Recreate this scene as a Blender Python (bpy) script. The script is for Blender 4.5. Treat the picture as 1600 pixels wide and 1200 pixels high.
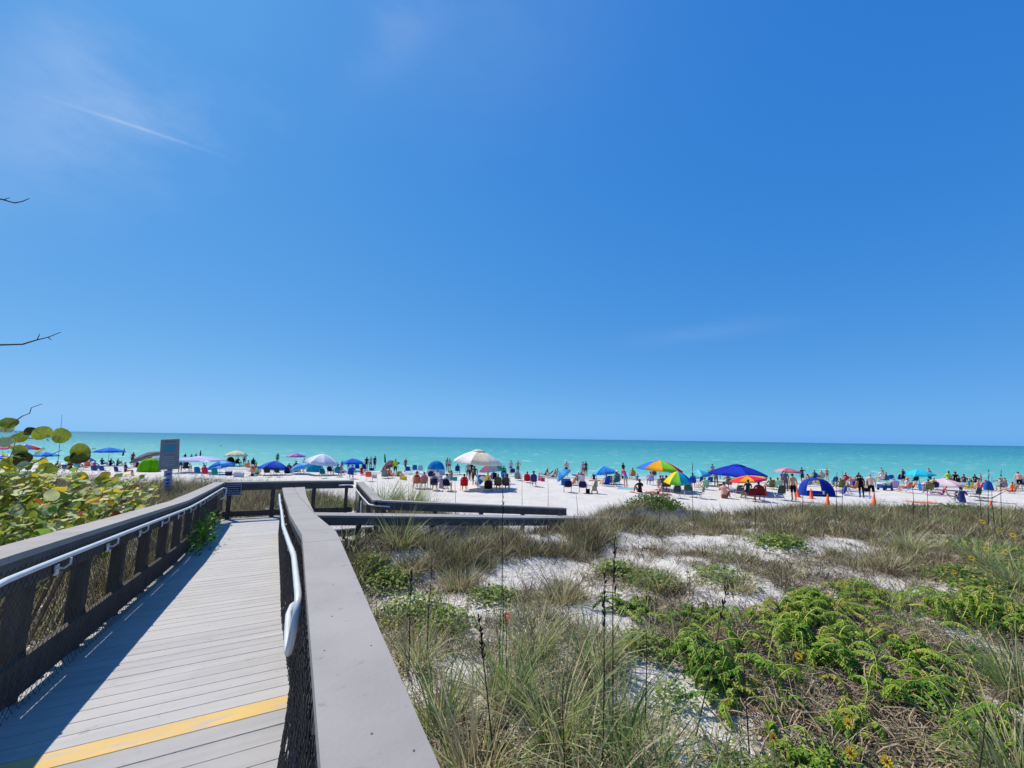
import bpy, bmesh, math, random
import numpy as np
from mathutils import Vector, Matrix

for o in list(bpy.data.objects):
    bpy.data.objects.remove(o)
SC = bpy.context.scene
COL = SC.collection
rnd = random.Random(7)
nr = np.random.default_rng(11)
R = math.radians

# ------------------------------------------------------------------ camera, sky, sun, exposure
EYE = 4.3
FPX = 640.0                                    # focal length for a 1600 px wide picture
PITCH = math.atan(84.7 / FPX)
ROLL = math.atan(0.01533)
cF = Vector((0, math.cos(PITCH), math.sin(PITCH)))
_r0 = Vector((1, 0, 0)); _u0 = _r0.cross(cF)
cR = _r0 * math.cos(ROLL) + _u0 * math.sin(ROLL)
cU = -_r0 * math.sin(ROLL) + _u0 * math.cos(ROLL)
cam_d = bpy.data.cameras.new('camera')
cam_d.sensor_width = 36.0
cam_d.lens = 36.0 * FPX / 1600.0
cam_d.clip_start = 0.05
cam_d.clip_end = 90000
cam = bpy.data.objects.new('camera', cam_d)
COL.objects.link(cam)
mw = Matrix.Identity(4)
for i in range(3):
    mw[i][0] = cR[i]; mw[i][1] = cU[i]; mw[i][2] = -cF[i]
mw[2][3] = EYE
cam.matrix_world = mw
SC.camera = cam

SUN_EL = R(51.0)
SUN_AZ = math.atan2(-0.59, 0.48)               # to the left of the view, ahead of the camera
world = bpy.data.worlds.new('World')
SC.world = world
world.use_nodes = True
SKY_STRENGTH = 0.085
SUN_STRENGTH = 5.0
EXPOSURE = 0.12
SC.view_settings.view_transform = 'Standard'
SC.view_settings.look = 'None'
SC.view_settings.exposure = EXPOSURE
SC.view_settings.gamma = 1.0
SC.view_settings.use_curve_mapping = False


def pdir(px, py):
    return (cF + cR * ((px - 800) / FPX) + cU * ((600 - py) / FPX)).normalized()


def build_world():
    nt = world.node_tree
    nt.nodes.clear()
    N, L = nt.nodes, nt.links
    out = N.new('ShaderNodeOutputWorld'); bg = N.new('ShaderNodeBackground')
    sky = N.new('ShaderNodeTexSky'); sky.sky_type = 'NISHITA'; sky.sun_disc = False
    sky.sun_elevation = SUN_EL; sky.sun_rotation = SUN_AZ
    sky.altitude = 0; sky.air_density = 1.0; sky.dust_density = 0.25; sky.ozone_density = 1.0
    bg.inputs['Strength'].default_value = SKY_STRENGTH
    # colour grade of the sky: each channel a power of its brightness, the clean blue of the photograph
    bw = N.new('ShaderNodeRGBToBW'); L.new(sky.outputs[0], bw.inputs[0])
    hs = N.new('ShaderNodeCombineColor')
    gain = 1.0 / (SKY_STRENGTH * 2 ** EXPOSURE)
    for k, (a, p) in enumerate(((0.0172, 1.2), (0.15, 0.57), (0.58, 0.2))):
        pw_ = N.new('ShaderNodeMath'); pw_.operation = 'POWER'; pw_.inputs[1].default_value = p; L.new(bw.outputs[0], pw_.inputs[0])
        ml_ = N.new('ShaderNodeMath'); ml_.operation = 'MULTIPLY'; ml_.inputs[1].default_value = a * gain; L.new(pw_.outputs[0], ml_.inputs[0])
        L.new(ml_.outputs[0], hs.inputs[k])
    tc = N.new('ShaderNodeTexCoord')
    # thin cirrus: soft streaks lying along arcs of the sky, broken up by noise
    def vm(op, a, b=None):
        n = N.new('ShaderNodeVectorMath'); n.operation = op
        for k, s in enumerate((a, b)):
            if s is None: continue
            if isinstance(s, (tuple, Vector)): n.inputs[k].default_value = tuple(s)
            else: L.new(s, n.inputs[k])
        return n
    def m(op, a, b=None, c=None, clamp=False):
        n = N.new('ShaderNodeMath'); n.operation = op; n.use_clamp = clamp
        for k, s in enumerate((a, b, c)):
            if s is None: continue
            if isinstance(s, (int, float)): n.inputs[k].default_value = s
            else: L.new(s, n.inputs[k])
        return n.outputs[0]
    dirv = vm('NORMALIZE', tc.outputs['Generated']).outputs[0]
    nz = N.new('ShaderNodeTexNoise'); nz.inputs['Scale'].default_value = 9; nz.inputs['Detail'].default_value = 6
    nz.inputs['Roughness'].default_value = 0.6
    mp = N.new('ShaderNodeMapping'); mp.inputs['Scale'].default_value = (1, 1, 2.2)
    L.new(tc.outputs['Generated'], mp.inputs[0]); L.new(mp.outputs[0], nz.inputs[0])
    total = None
    for (ax, ay, bx, by, w, amp) in ((105, 163, 320, 234, 0.0022, 0.13), (30, 10, 160, 170, 0.06, 0.10), (560, 130, 700, -10, 0.035, 0.05), (500, 60, 1000, -20, 0.16, 0.05),
                                     (-60, 60, 120, 330, 0.2, 0.13), (980, 535, 1240, 500, 0.02, 0.04)):
        a, b = pdir(ax, ay), pdir(bx, by)
        n = a.cross(b).normalized(); c = (a + b).normalized()
        half = math.acos(max(-1, min(1, a.dot(b)))) / 2
        along = (b - a).normalized()
        d1 = vm('DOT_PRODUCT', dirv, n).outputs['Value']
        wob = m('MULTIPLY', m('SUBTRACT', nz.outputs[0], 0.5), w * 1.5)
        d1 = m('ADD', d1, wob)
        g = m('POWER', 2.718, m('MULTIPLY', m('MULTIPLY', d1, d1), -1.0 / (w * w)))
        d2 = vm('DOT_PRODUCT', dirv, along).outputs['Value']
        off = c.dot(along)
        d2 = m('SUBTRACT', d2, off)
        e = m('POWER', 2.718, m('MULTIPLY', m('MULTIPLY', d2, d2), -1.0 / (half * half * 0.8)))
        fr = vm('DOT_PRODUCT', dirv, c).outputs['Value']
        fr = m('GREATER_THAN', fr, 0.0)
        t = m('MULTIPLY', m('MULTIPLY', m('MULTIPLY', g, e), fr), amp)
        t = m('MULTIPLY', t, m('MULTIPLY_ADD', nz.outputs[0], 1.6, 0.2))
        total = t if total is None else m('ADD', total, t)
    mix = N.new('ShaderNodeMixRGB'); mix.blend_type = 'MIX'
    mix.inputs[2].default_value = (9.5, 10.2, 11.2, 1)
    L.new(m('MINIMUM', total, 0.6), mix.inputs[0]); L.new(hs.outputs[0], mix.inputs[1])
    L.new(mix.outputs[0], bg.inputs['Color']); L.new(bg.outputs[0], out.inputs[0])


build_world()
sun_d = bpy.data.lights.new('sun', 'SUN')
sun_d.energy = SUN_STRENGTH; sun_d.angle = R(0.53); sun_d.color = (1.0, 0.94, 0.83)
sun = bpy.data.objects.new('sun', sun_d)
COL.objects.link(sun)
sdir = Vector((math.sin(SUN_AZ) * math.cos(SUN_EL), math.cos(SUN_AZ) * math.cos(SUN_EL), math.sin(SUN_EL)))
sun.rotation_euler = (-sdir).to_track_quat('-Z', 'Y').to_euler()
sun.location = sdir * 60


# ------------------------------------------------------------------ materials
def lin(r, g, b):
    f = lambda c: (c / 255 / 12.92) if c <= 10 else ((c / 255 + 0.055) / 1.055) ** 2.4
    return (f(r), f(g), f(b))


MATS = {}


def mat(name, col, col2=None, scale=6.0, rough=0.8, bump=0.0, bscale=None, metal=0.0, stretch=(1, 1, 1), spec=0.3, trans=0.0,
        detail=5.0, coord='Object', perobj=0.0):
    if name in MATS: return MATS[name]
    m = bpy.data.materials.new(name); m.use_nodes = True
    nt = m.node_tree; N, L = nt.nodes, nt.links
    b = N['Principled BSDF']
    b.inputs['Roughness'].default_value = rough; b.inputs['Metallic'].default_value = metal
    b.inputs['Specular IOR Level'].default_value = spec
    if col2 is None: col2 = tuple(c * 0.82 for c in col)
    tc = N.new('ShaderNodeTexCoord'); mp = N.new('ShaderNodeMapping'); mp.inputs['Scale'].default_value = stretch
    L.new(tc.outputs[coord], mp.inputs[0])
    if perobj:
        oi = N.new('ShaderNodeObjectInfo'); va = N.new('ShaderNodeVectorMath'); va.operation = 'MULTIPLY_ADD'
        cb = N.new('ShaderNodeCombineXYZ')
        for k in range(3): L.new(oi.outputs['Random'], cb.inputs[k])
        L.new(cb.outputs[0], va.inputs[0]); va.inputs[1].default_value = (57, 91, 33); L.new(mp.outputs[0], va.inputs[2])
        vec = va.outputs[0]
    else:
        vec = mp.outputs[0]
    nz = N.new('ShaderNodeTexNoise'); nz.inputs['Scale'].default_value = scale; nz.inputs['Detail'].default_value = detail
    L.new(vec, nz.inputs[0])
    rp = N.new('ShaderNodeValToRGB'); rp.color_ramp.elements[0].position = 0.32; rp.color_ramp.elements[1].position = 0.68
    rp.color_ramp.elements[0].color = (*col2, 1); rp.color_ramp.elements[1].color = (*col, 1)
    L.new(nz.outputs[0], rp.inputs[0])
    csock = rp.outputs[0]
    if perobj:
        hsv = N.new('ShaderNodeHueSaturation'); mr = N.new('ShaderNodeMapRange')
        mr.inputs[3].default_value = 1 - perobj; mr.inputs[4].default_value = 1 + perobj
        L.new(oi.outputs['Random'], mr.inputs[0]); L.new(mr.outputs[0], hsv.inputs['Value']); L.new(csock, hsv.inputs['Color'])
        csock = hsv.outputs[0]
    L.new(csock, b.inputs['Base Color'])
    if bump:
        n2 = N.new('ShaderNodeTexNoise'); n2.inputs['Scale'].default_value = bscale or scale * 4; n2.inputs['Detail'].default_value = 6
        L.new(vec, n2.inputs[0])
        bp = N.new('ShaderNodeBump'); bp.inputs['Strength'].default_value = bump; bp.inputs['Distance'].default_value = 0.02
        L.new(n2.outputs[0], bp.inputs['Height']); L.new(bp.outputs[0], b.inputs['Normal'])
    if trans:
        tl = N.new('ShaderNodeBsdfTranslucent'); mx = N.new('ShaderNodeMixShader'); mx.inputs[0].default_value = trans
        L.new(csock, tl.inputs['Color']); L.new(b.outputs[0], mx.inputs[1]); L.new(tl.outputs[0], mx.inputs[2])
        L.new(mx.outputs[0], N['Material Output'].inputs['Surface'])
    MATS[name] = m
    return m


def blade_mat(name, stops, trans=0.3, rough=0.6):
    m = bpy.data.materials.new(name); m.use_nodes = True
    nt = m.node_tree; N, L = nt.nodes, nt.links
    b = N['Principled BSDF']; b.inputs['Roughness'].default_value = rough; b.inputs['Specular IOR Level'].default_value = 0.25
    at = N.new('ShaderNodeAttribute'); at.attribute_name = 'tint'
    rp = N.new('ShaderNodeValToRGB'); cr = rp.color_ramp
    while len(cr.elements) < len(stops): cr.elements.new(0.5)
    for e, (p, c) in zip(cr.elements, stops):
        e.position = p; e.color = (*c, 1)
    L.new(at.outputs['Fac'], rp.inputs[0]); L.new(rp.outputs[0], b.inputs['Base Color'])
    tl = N.new('ShaderNodeBsdfTranslucent'); mx = N.new('ShaderNodeMixShader'); mx.inputs[0].default_value = trans
    L.new(rp.outputs[0], tl.inputs['Color']); L.new(b.outputs[0], mx.inputs[1]); L.new(tl.outputs[0], mx.inputs[2])
    L.new(mx.outputs[0], N['Material Output'].inputs['Surface'])
    MATS[name] = m
    return m


def fabric(r, g, b):
    k = 'fabric_%d_%d_%d' % (r, g, b)
    c = lin(r, g, b)
    return mat(k, c, tuple(x * 0.8 for x in c), scale=5, rough=0.85, trans=0.22, spec=0.15)


# ------------------------------------------------------------------ mesh helpers
class MB:
    def __init__(s):
        s.v = []; s.f = []; s.mi = []

    def add(s, vs, fs, mi=0):
        n = len(s.v)
        s.v.extend([tuple(p) for p in vs]); s.f.extend([tuple(n + i for i in f) for f in fs]); s.mi.extend([mi] * len(fs))

    def hexa(s, p, mi=0):      # eight corners: bottom four counter-clockwise, top four
        s.add(p, [(3, 2, 1, 0), (4, 5, 6, 7), (0, 1, 5, 4), (1, 2, 6, 5), (2, 3, 7, 6), (3, 0, 4, 7)], mi)

    def box(s, c, d, mi=0, M=None):
        x, y, z = d[0] / 2, d[1] / 2, d[2] / 2
        p = [Vector(q) for q in ((-x, -y, -z), (x, -y, -z), (x, y, -z), (-x, y, -z), (-x, -y, z), (x, -y, z), (x, y, z), (-x, y, z))]
        if M is not None: p = [M @ q for q in p]
        c = Vector(c)
        s.hexa([q + c for q in p], mi)

    def tube(s, pts, r, n=6, mi=0, cap=True):
        pts = [Vector(p) for p in pts]
        if isinstance(r, (int, float)): r = [r] * len(pts)
        base = len(s.v); ref = None
        for i, p in enumerate(pts):
            t = (pts[min(i + 1, len(pts) - 1)] - pts[max(i - 1, 0)]).normalized()
            if ref is None:
                ref = Vector((0, 0, 1)) if abs(t.z) < 0.9 else Vector((1, 0, 0))
            a = t.cross(ref)
            if a.length < 1e-4: a = t.cross(Vector((0.3, 0.8, 0.5)))
            a.normalize(); bb = a.cross(t).normalized(); ref = bb
            for k in range(n):
                q = 2 * math.pi * k / n
                s.v.append(tuple(p + (a * math.cos(q) + bb * math.sin(q)) * r[i]))
        for i in range(len(pts) - 1):
            for k in range(n):
                k2 = (k + 1) % n
                s.f.append((base + i * n + k, base + i * n + k2, base + (i + 1) * n + k2, base + (i + 1) * n + k)); s.mi.append(mi)
        if cap:
            s.f.append(tuple(base + k for k in reversed(range(n)))); s.mi.append(mi)
            e = base + (len(pts) - 1) * n
            s.f.append(tuple(e + k for k in range(n))); s.mi.append(mi)

    def lathe(s, prof, n=12, mi=0, M=None):
        base = len(s.v)
        for (r, z) in prof:
            for k in range(n):
                q = 2 * math.pi * k / n
                p = Vector((r * math.cos(q), r * math.sin(q), z))
                s.v.append(tuple(M @ p if M else p))
        for i in range(len(prof) - 1):
            for k in range(n):
                k2 = (k + 1) % n
                s.f.append((base + i * n + k, base + i * n + k2, base + (i + 1) * n + k2, base + (i + 1) * n + k)); s.mi.append(mi)

    def mesh(s, name, smooth=False):
        me = bpy.data.meshes.new(name)
        me.from_pydata(s.v, [], s.f)
        if any(s.mi): me.polygons.foreach_set('material_index', s.mi)
        if smooth: me.polygons.foreach_set('use_smooth', [True] * len(me.polygons))
        me.update()
        return me

    def build(s, name, mats, parent=None, smooth=False):
        me = s.mesh(name, smooth)
        return link(name, me, mats, parent)


def link(name, me, mats=None, parent=None):
    if mats is not None:
        for m in (mats if isinstance(mats, (list, tuple)) else [mats]):
            me.materials.append(m)
    o = bpy.data.objects.new(name, me)
    COL.objects.link(o)
    if parent is not None: o.parent = parent
    return o


def inst(name, me, mats, parent=None, loc=(0, 0, 0), rot=(0, 0, 0), scale=(1, 1, 1)):
    """an object on shared mesh data whose colours belong to the object"""
    o = bpy.data.objects.new(name, me)
    COL.objects.link(o)
    o.location = loc; o.rotation_euler = rot; o.scale = scale
    if parent is not None: o.parent = parent
    mats = mats if isinstance(mats, (list, tuple)) else [mats]
    while len(me.materials) < len(mats): me.materials.append(None)
    for i, m in enumerate(mats):
        o.material_slots[i].link = 'OBJECT'; o.material_slots[i].material = m
    return o


def empty(name, loc=(0, 0, 0), rz=0.0):
    o = bpy.data.objects.new(name, None)
    o.empty_display_size = 0.2
    COL.objects.link(o)
    o.location = loc; o.rotation_euler = (0, 0, rz)
    return o


def tag(o, label, cat, group=None):
    o['label'] = label; o['category'] = cat
    if group: o['group'] = group
    return o


def np_object(name, V, F, mats, parent=None, tint=None, smooth=False, kind=None):
    """big meshes from arrays; F is a list of (n,k) integer arrays"""
    me = bpy.data.meshes.new(name)
    V = np.asarray(V, np.float32)
    me.vertices.add(len(V)); me.vertices.foreach_set('co', V.ravel())
    loops = np.concatenate([f.ravel() for f in F]).astype(np.int32)
    tot = np.concatenate([np.full(len(f), f.shape[1], np.int32) for f in F])
    start = np.concatenate([[0], np.cumsum(tot)[:-1]]).astype(np.int32)
    me.loops.add(len(loops)); me.loops.foreach_set('vertex_index', loops)
    me.polygons.add(len(tot)); me.polygons.foreach_set('loop_start', start)
    try: me.polygons.foreach_set('loop_total', tot)
    except Exception: pass
    if smooth: me.polygons.foreach_set('use_smooth', np.ones(len(tot), bool))
    me.update(calc_edges=True)
    if tint is not None:
        a = me.attributes.new('tint', 'FLOAT', 'POINT'); a.data.foreach_set('value', np.asarray(tint, np.float32))
    o = link(name, me, mats, parent)
    if kind: o['kind'] = kind
    return o


def np_tubes(P, rad, n=3):
    """P (m,k,3) polylines -> verts, quads; rad scalar or (m,k)"""
    m, k, _ = P.shape
    T = np.gradient(P, axis=1)
    T /= np.linalg.norm(T, axis=2, keepdims=True) + 1e-9
    ref = np.array([0.31, 0.17, 0.93]); A = np.cross(T, ref); A /= np.linalg.norm(A, axis=2, keepdims=True) + 1e-9
    B = np.cross(A, T)
    r = np.broadcast_to(np.asarray(rad, float), (m, k))[..., None]
    rings = [P + (A * math.cos(2 * math.pi * j / n) + B * math.sin(2 * math.pi * j / n)) * r for j in range(n)]
    V = np.stack(rings, 2).reshape(-1, 3)
    idx = np.arange(m * k * n).reshape(m, k, n)
    Q = []
    for j in range(n):
        j2 = (j + 1) % n
        Q.append(np.stack([idx[:, :-1, j], idx[:, :-1, j2], idx[:, 1:, j2], idx[:, 1:, j]], -1).reshape(-1, 4))
    return V, np.concatenate(Q)


def blades(base, height, lean, az, width, curl, tint, twist=None):
    """grass blades as arrays: base (n,3), the rest (n,) -> V, [quads, tris], tint"""
    n = len(base)
    ts = np.array([0, 0.38, 0.72, 1.0])
    if twist is None: twist = nr.uniform(0, 2 * np.pi, n)
    cx, cy = np.cos(az), np.sin(az)
    sx, sy = np.cos(twist), np.sin(twist)
    rows = []
    for t in ts:
        out = height * (lean * t + curl * t * t)
        up = height * t * np.sqrt(np.clip(1 - (lean * 0.5 + curl * t * 0.75) ** 2, 0.06, 1)) - height * curl * curl * 0.25 * t ** 3
        c = base + np.stack([cx * out, cy * out, up], -1)
        w = width * (1 - t ** 1.6) * 0.5
        off = np.stack([sx * w, sy * w, 0 * w], -1)
        rows.append((c - off, c + off))
    V = np.stack([rows[0][0], rows[0][1], rows[1][0], rows[1][1], rows[2][0], rows[2][1], rows[3][0]], 1).reshape(-1, 3)
    i = np.arange(n)[:, None] * 7
    Q = np.concatenate([i + np.array([[0, 1, 3, 2]]), i + np.array([[2, 3, 5, 4]])])
    T = i + np.array([[4, 5, 6]])
    tt = np.repeat(tint, 7)
    return V, [Q, T], tt


# ------------------------------------------------------------------ walkway frame and terrain
WA = R(27.7)
DU = np.array([-math.sin(WA), math.cos(WA)]); DV = np.array([math.cos(WA), math.sin(WA)])


def W(u, v, z=0.0):
    p = DU * u + DV * v
    return Vector((p[0], p[1], z))


def prof(u, a, b, c):        # level, ramp, flatter ramp, landing
    return float(np.interp(u, [3.1, 8.0, 13.0], [a, b, c]))


def deck_z(u): return prof(u, 2.70, 2.33, 2.10)
def cap_z(u): return prof(u, 3.65, 3.28, 3.06)
def left_v(u): return float(np.interp(u, [3.1, 9, 13.0], [-1.29, -1.38, -1.50]))     # inner edge of the left cap
def right_v(u): return float(np.interp(u, [3.1, 4.6, 6.0, 10.1], [0.095, 0.02, -0.015, -0.14]))


def sstep(x, a, b):
    t = np.clip((x - a) / (b - a), 0, 1)
    return t * t * (3 - 2 * t)


_ph = nr.uniform(0, 6.28, (40, 2)); _an = nr.uniform(0, 6.28, 40)


def wob(x, y, wl, k=6, seed=0):
    s = 0
    for i in range(k):
        a = _an[(i + seed) % 40]; f = 2 * math.pi / (wl * (0.7 + 0.12 * i))
        s = s + np.sin((x * math.cos(a) + y * math.sin(a)) * f + _ph[(i + seed) % 40, 0]) * np.cos((x * math.sin(a) - y * math.cos(a)) * f * 0.6 + _ph[(i + seed) % 40, 1])
    return s / k


def shore(x): return 49.2 - 0.105 * x


def beach_h(x, y):
    s = shore(x) - y
    return np.where(s > 0, 0.36 * (0.4 * np.clip(s / 17, 0, 1) + 0.6 * sstep(s, 0, 17)), 0.045 * s)


def terrain(x, y):
    x = np.asarray(x, float); y = np.asarray(y, float)
    u = x * DU[0] + y * DU[1]; v = x * DV[0] + y * DV[1]
    b = np.maximum(beach_h(x, y), -4.0)
    edge = 15.5 + 0.9 * wob(x, y, 9, 5, 3) + 1.2 * sstep(-x, 6, 12) - 3.2 * np.exp(-((x - 0.1) / 2.7) ** 4)
    dune = 1.92 + 0.20 * wob(x, y, 5.5, 6, 0) + 0.10 * wob(x, y, 2.1, 6, 9) + 0.04 * wob(x, y, 0.8, 6, 17)
    dune = dune + 0.10 * sstep(x, 2, 8) * sstep(y, 8, 13) + 0.32 * sstep(-x, 5.5, 9) * sstep(y, 7, 12)
    h = b + (dune - b) * (1 - sstep(y, edge - 1.5, edge + 4.5))
    _u = u; h = h + 0.22 * sstep(u, 6.6, 8.0) * (1 - sstep(u, 8.5, 8.85)) * sstep(v, 0.5, 1.2) * (1 - sstep(v, 7.5, 9.5))
    # lower ground under the boardwalk and in the cut of the exit ramp
    under = sstep(v, -1.9, -1.4) * (1 - sstep(v, 0.1, 0.6)) * (1 - sstep(u, 12.5, 14))
    h = np.minimum(h, h * (1 - under) + (np.interp(u, [3, 13], [1.8, 1.45])) * under)
    land = sstep(u, 8.6, 9.0) * (1 - sstep(u, 13.2, 13.9)) * sstep(v, -2.0, -1.6) * (1 - sstep(v, 1.9, 2.3))
    h = np.minimum(h, h * (1 - land) + 1.4 * land)
    cut = sstep(u, 8.7, 9.0) * (1 - sstep(u, 10.5, 10.9)) * sstep(v, 0.3, 0.8)
    cz = np.interp(v, [1, 7.5, 12], [1.6, 1.05, 0.4])
    h = np.minimum(h, h * (1 - cut) + cz * cut)
    return h


def ground(px, py):
    """where the sight line through a picture point meets the sand of the beach"""
    d = cF + cR * ((px - 800) / FPX) + cU * ((600 - py) / FPX)
    z = 0.3
    for _ in range(12):
        t = (z - EYE) / d.z
        z = float(np.maximum(beach_h(d.x * t, d.y * t), -0.02))
    return Vector((d.x * t, d.y * t, z))


def at(px, py, Y):
    d = cF + cR * ((px - 800) / FPX) + cU * ((600 - py) / FPX)
    return Vector((0, 0, EYE)) + d * (Y / d.y)


def mpp(p):          # metres per photograph pixel at a point
    return (p - Vector((0, 0, EYE))).dot(cF) / FPX


# ------------------------------------------------------------------ ground and water
def sand_material():
    m = bpy.data.materials.new('white_sand'); m.use_nodes = True
    nt = m.node_tree; N, L = nt.nodes, nt.links
    b = N['Principled BSDF']; b.inputs['Roughness'].default_value = 0.95; b.inputs['Specular IOR Level'].default_value = 0.1
    g = N.new('ShaderNodeNewGeometry')
    def noise(sc, det=5, rough=0.55):
        n = N.new('ShaderNodeTexNoise'); n.inputs['Scale'].default_value = sc; n.inputs['Detail'].default_value = det; n.inputs['Roughness'].default_value = rough
        L.new(g.outputs['Position'], n.inputs[0]); return n.outputs[0]
    def ramp(s, a, b2, c1, c2):
        r = N.new('ShaderNodeValToRGB'); r.color_ramp.elements[0].position = a; r.color_ramp.elements[1].position = b2
        r.color_ramp.elements[0].color = (*c1, 1); r.color_ramp.elements[1].color = (*c2, 1); L.new(s, r.inputs[0]); return r.outputs[0]
    base = ramp(noise(0.9, 6), 0.3, 0.7, (0.59, 0.55, 0.495), (0.70, 0.66, 0.60))
    grain = ramp(noise(45, 4, 0.7), 0.35, 0.65, (0.84, 0.83, 0.82), (1.05, 1.05, 1.05))
    mu = N.new('ShaderNodeMixRGB'); mu.blend_type = 'MULTIPLY'; mu.inputs[0].default_value = 1
    L.new(base, mu.inputs[1]); L.new(grain, mu.inputs[2])
    # plant litter: attribute painted from how much grows there
    at_ = N.new('ShaderNodeAttribute'); at_.attribute_name = 'tint'
    lit = N.new('ShaderNodeMath'); lit.operation = 'MULTIPLY'
    L.new(at_.outputs['Fac'], lit.inputs[0]); L.new(ramp(noise(22, 6, 0.75), 0.36, 0.56, (0.0,) * 3, (1,) * 3), lit.inputs[1])
    mx = N.new('ShaderNodeMixRGB'); L.new(lit.outputs[0], mx.inputs[0]); L.new(mu.outputs[0], mx.inputs[1])
    L.new(ramp(noise(60, 3), 0.35, 0.65, (0.11, 0.082, 0.055), (0.38, 0.31, 0.22)), mx.inputs[2])
    # wet sand by the water
    sp = N.new('ShaderNodeSeparateXYZ'); L.new(g.outputs['Position'], sp.inputs[0])
    wet = N.new('ShaderNodeMapRange'); wet.inputs[1].default_value = 0.075; wet.inputs[2].default_value = 0.01
    L.new(sp.outputs[2], wet.inputs[0])
    mw2 = N.new('ShaderNodeMixRGB'); L.new(wet.outputs[0], mw2.inputs[0]); L.new(mx.outputs[0], mw2.inputs[1]); mw2.inputs[2].default_value = (0.36, 0.33, 0.29, 1)
    L.new(mw2.outputs[0], b.inputs['Base Color'])
    bp = N.new('ShaderNodeBump'); bp.inputs['Strength'].default_value = 0.55; bp.inputs['Distance'].default_value = 0.14
    ad = N.new('ShaderNodeMath'); ad.operation = 'MULTIPLY_ADD'
    L.new(noise(3.0, 7, 0.6), ad.inputs[0]); ad.inputs[1].default_value = 1.0; L.new(noise(14, 4), ad.inputs[2])
    L.new(ad.outputs[0], bp.inputs['Height']); L.new(bp.outputs[0], b.inputs['Normal'])
    return m


# bare patches of sand between the dune plants (picture point -> dune ground at z about 1.95)
SANDS = []
for (px, py, rx, ry) in ((625, 885, 0.5, 0.5), (705, 852, 1.1, 0.6), (735, 945, 0.5, 0.45), (870, 890, 0.8, 0.6), (1095, 845, 1.0, 0.9), (990, 850, .6, .5),
                         (1100, 905, 0.9, 0.35), (1235, 858, 1.0, 0.5), (1415, 915, 0.55, 0.75), (930, 965, 0.45, 0.4), (1075, 1085, 0.42, 0.30), (1010, 1060, .3, .22),
                         (1140, 935, 0.6, 0.35), (1020, 880, 0.7, 0.5), (640, 930, .35, .35), (790, 905, .4, .4), (1200, 925, .35, .3), (1480, 975, .2, .3),
                         (740, 1040, .25, .2), (1330, 850, .5, .4), (1180, 820, .7, .5), (950, 925, .4, .3), (840, 850, .7, .4)):
    d = cF + cR * ((px - 800) / FPX) + cU * ((600 - py) / FPX)
    t = (1.95 - EYE) / d.z
    SANDS.append((d.x * t, d.y * t, rx, ry))


def veg(x, y):
    """how densely plants grow at a place, 0 to 1"""
    x = np.asarray(x, float); y = np.asarray(y, float)
    d = 0.74 + 0.8 * wob(x, y, 2.0, 6, 5) + 1.25 * wob(x, y, 0.75, 6, 13)
    for (sx, sy, rx, ry) in SANDS:
        d = d - 1.15 * np.exp(-(((x - sx) / rx) ** 2 + ((y - sy) / ry) ** 2))
    u = x * DU[0] + y * DU[1]; v = x * DV[0] + y * DV[1]
    edge = 15.5 + 0.9 * wob(x, y, 9, 5, 3) + 1.2 * sstep(-x, 6, 12) - 3.2 * np.exp(-((x - 0.1) / 2.7) ** 4)
    d = d + 0.32 * sstep(y, edge - 3.5, edge - 1.5)
    d = d * (1 - sstep(y, edge - 0.6 , edge + 1.4))
    walk = (v > left_v(5) - 0.35) & (v < 0.42) & (u < 13.4)
    ramp = (u > 8.75) & (u < 10.75) & (v > 0) | (u > 8.7) & (u < 13.3) & (v > -1.9) & (v < 2.0)
    return np.where(walk | ramp, 0, np.clip(d, 0, 1))


def build_ground():
    def axis(parts): return np.unique(np.concatenate(parts))
    xs = axis([np.arange(-14, 16, 0.16), -14 - np.geomspace(0.3, 70, 46), 16 + np.geomspace(0.3, 70, 46), [-60000, -9000, -2000, -400, 400, 2000, 9000, 60000]])
    ys = axis([np.arange(-3, 21, 0.16), 21 + np.geomspace(0.25, 45, 60), [-400, -40, -12, -6, 90, 140, 300, 2000, 9000, 60000]])
    X, Y = np.meshgrid(xs, ys)
    Z = terrain(X, Y) + 0.025 * wob(X, Y, 1.3, 8, 21) * sstep(shore(X) - Y, 3, 12)
    V = np.stack([X, Y, Z], -1).reshape(-1, 3)
    i = np.arange(X.size).reshape(X.shape)
    F = np.stack([i[:-1, :-1], i[:-1, 1:], i[1:, 1:], i[1:, :-1]], -1).reshape(-1, 4)
    o = np_object('sand_ground', V, [F], sand_material(), tint=np.clip(veg(X, Y) * 1.15, 0, 1).ravel(), smooth=True, kind='structure')
    return o


build_ground()


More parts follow.
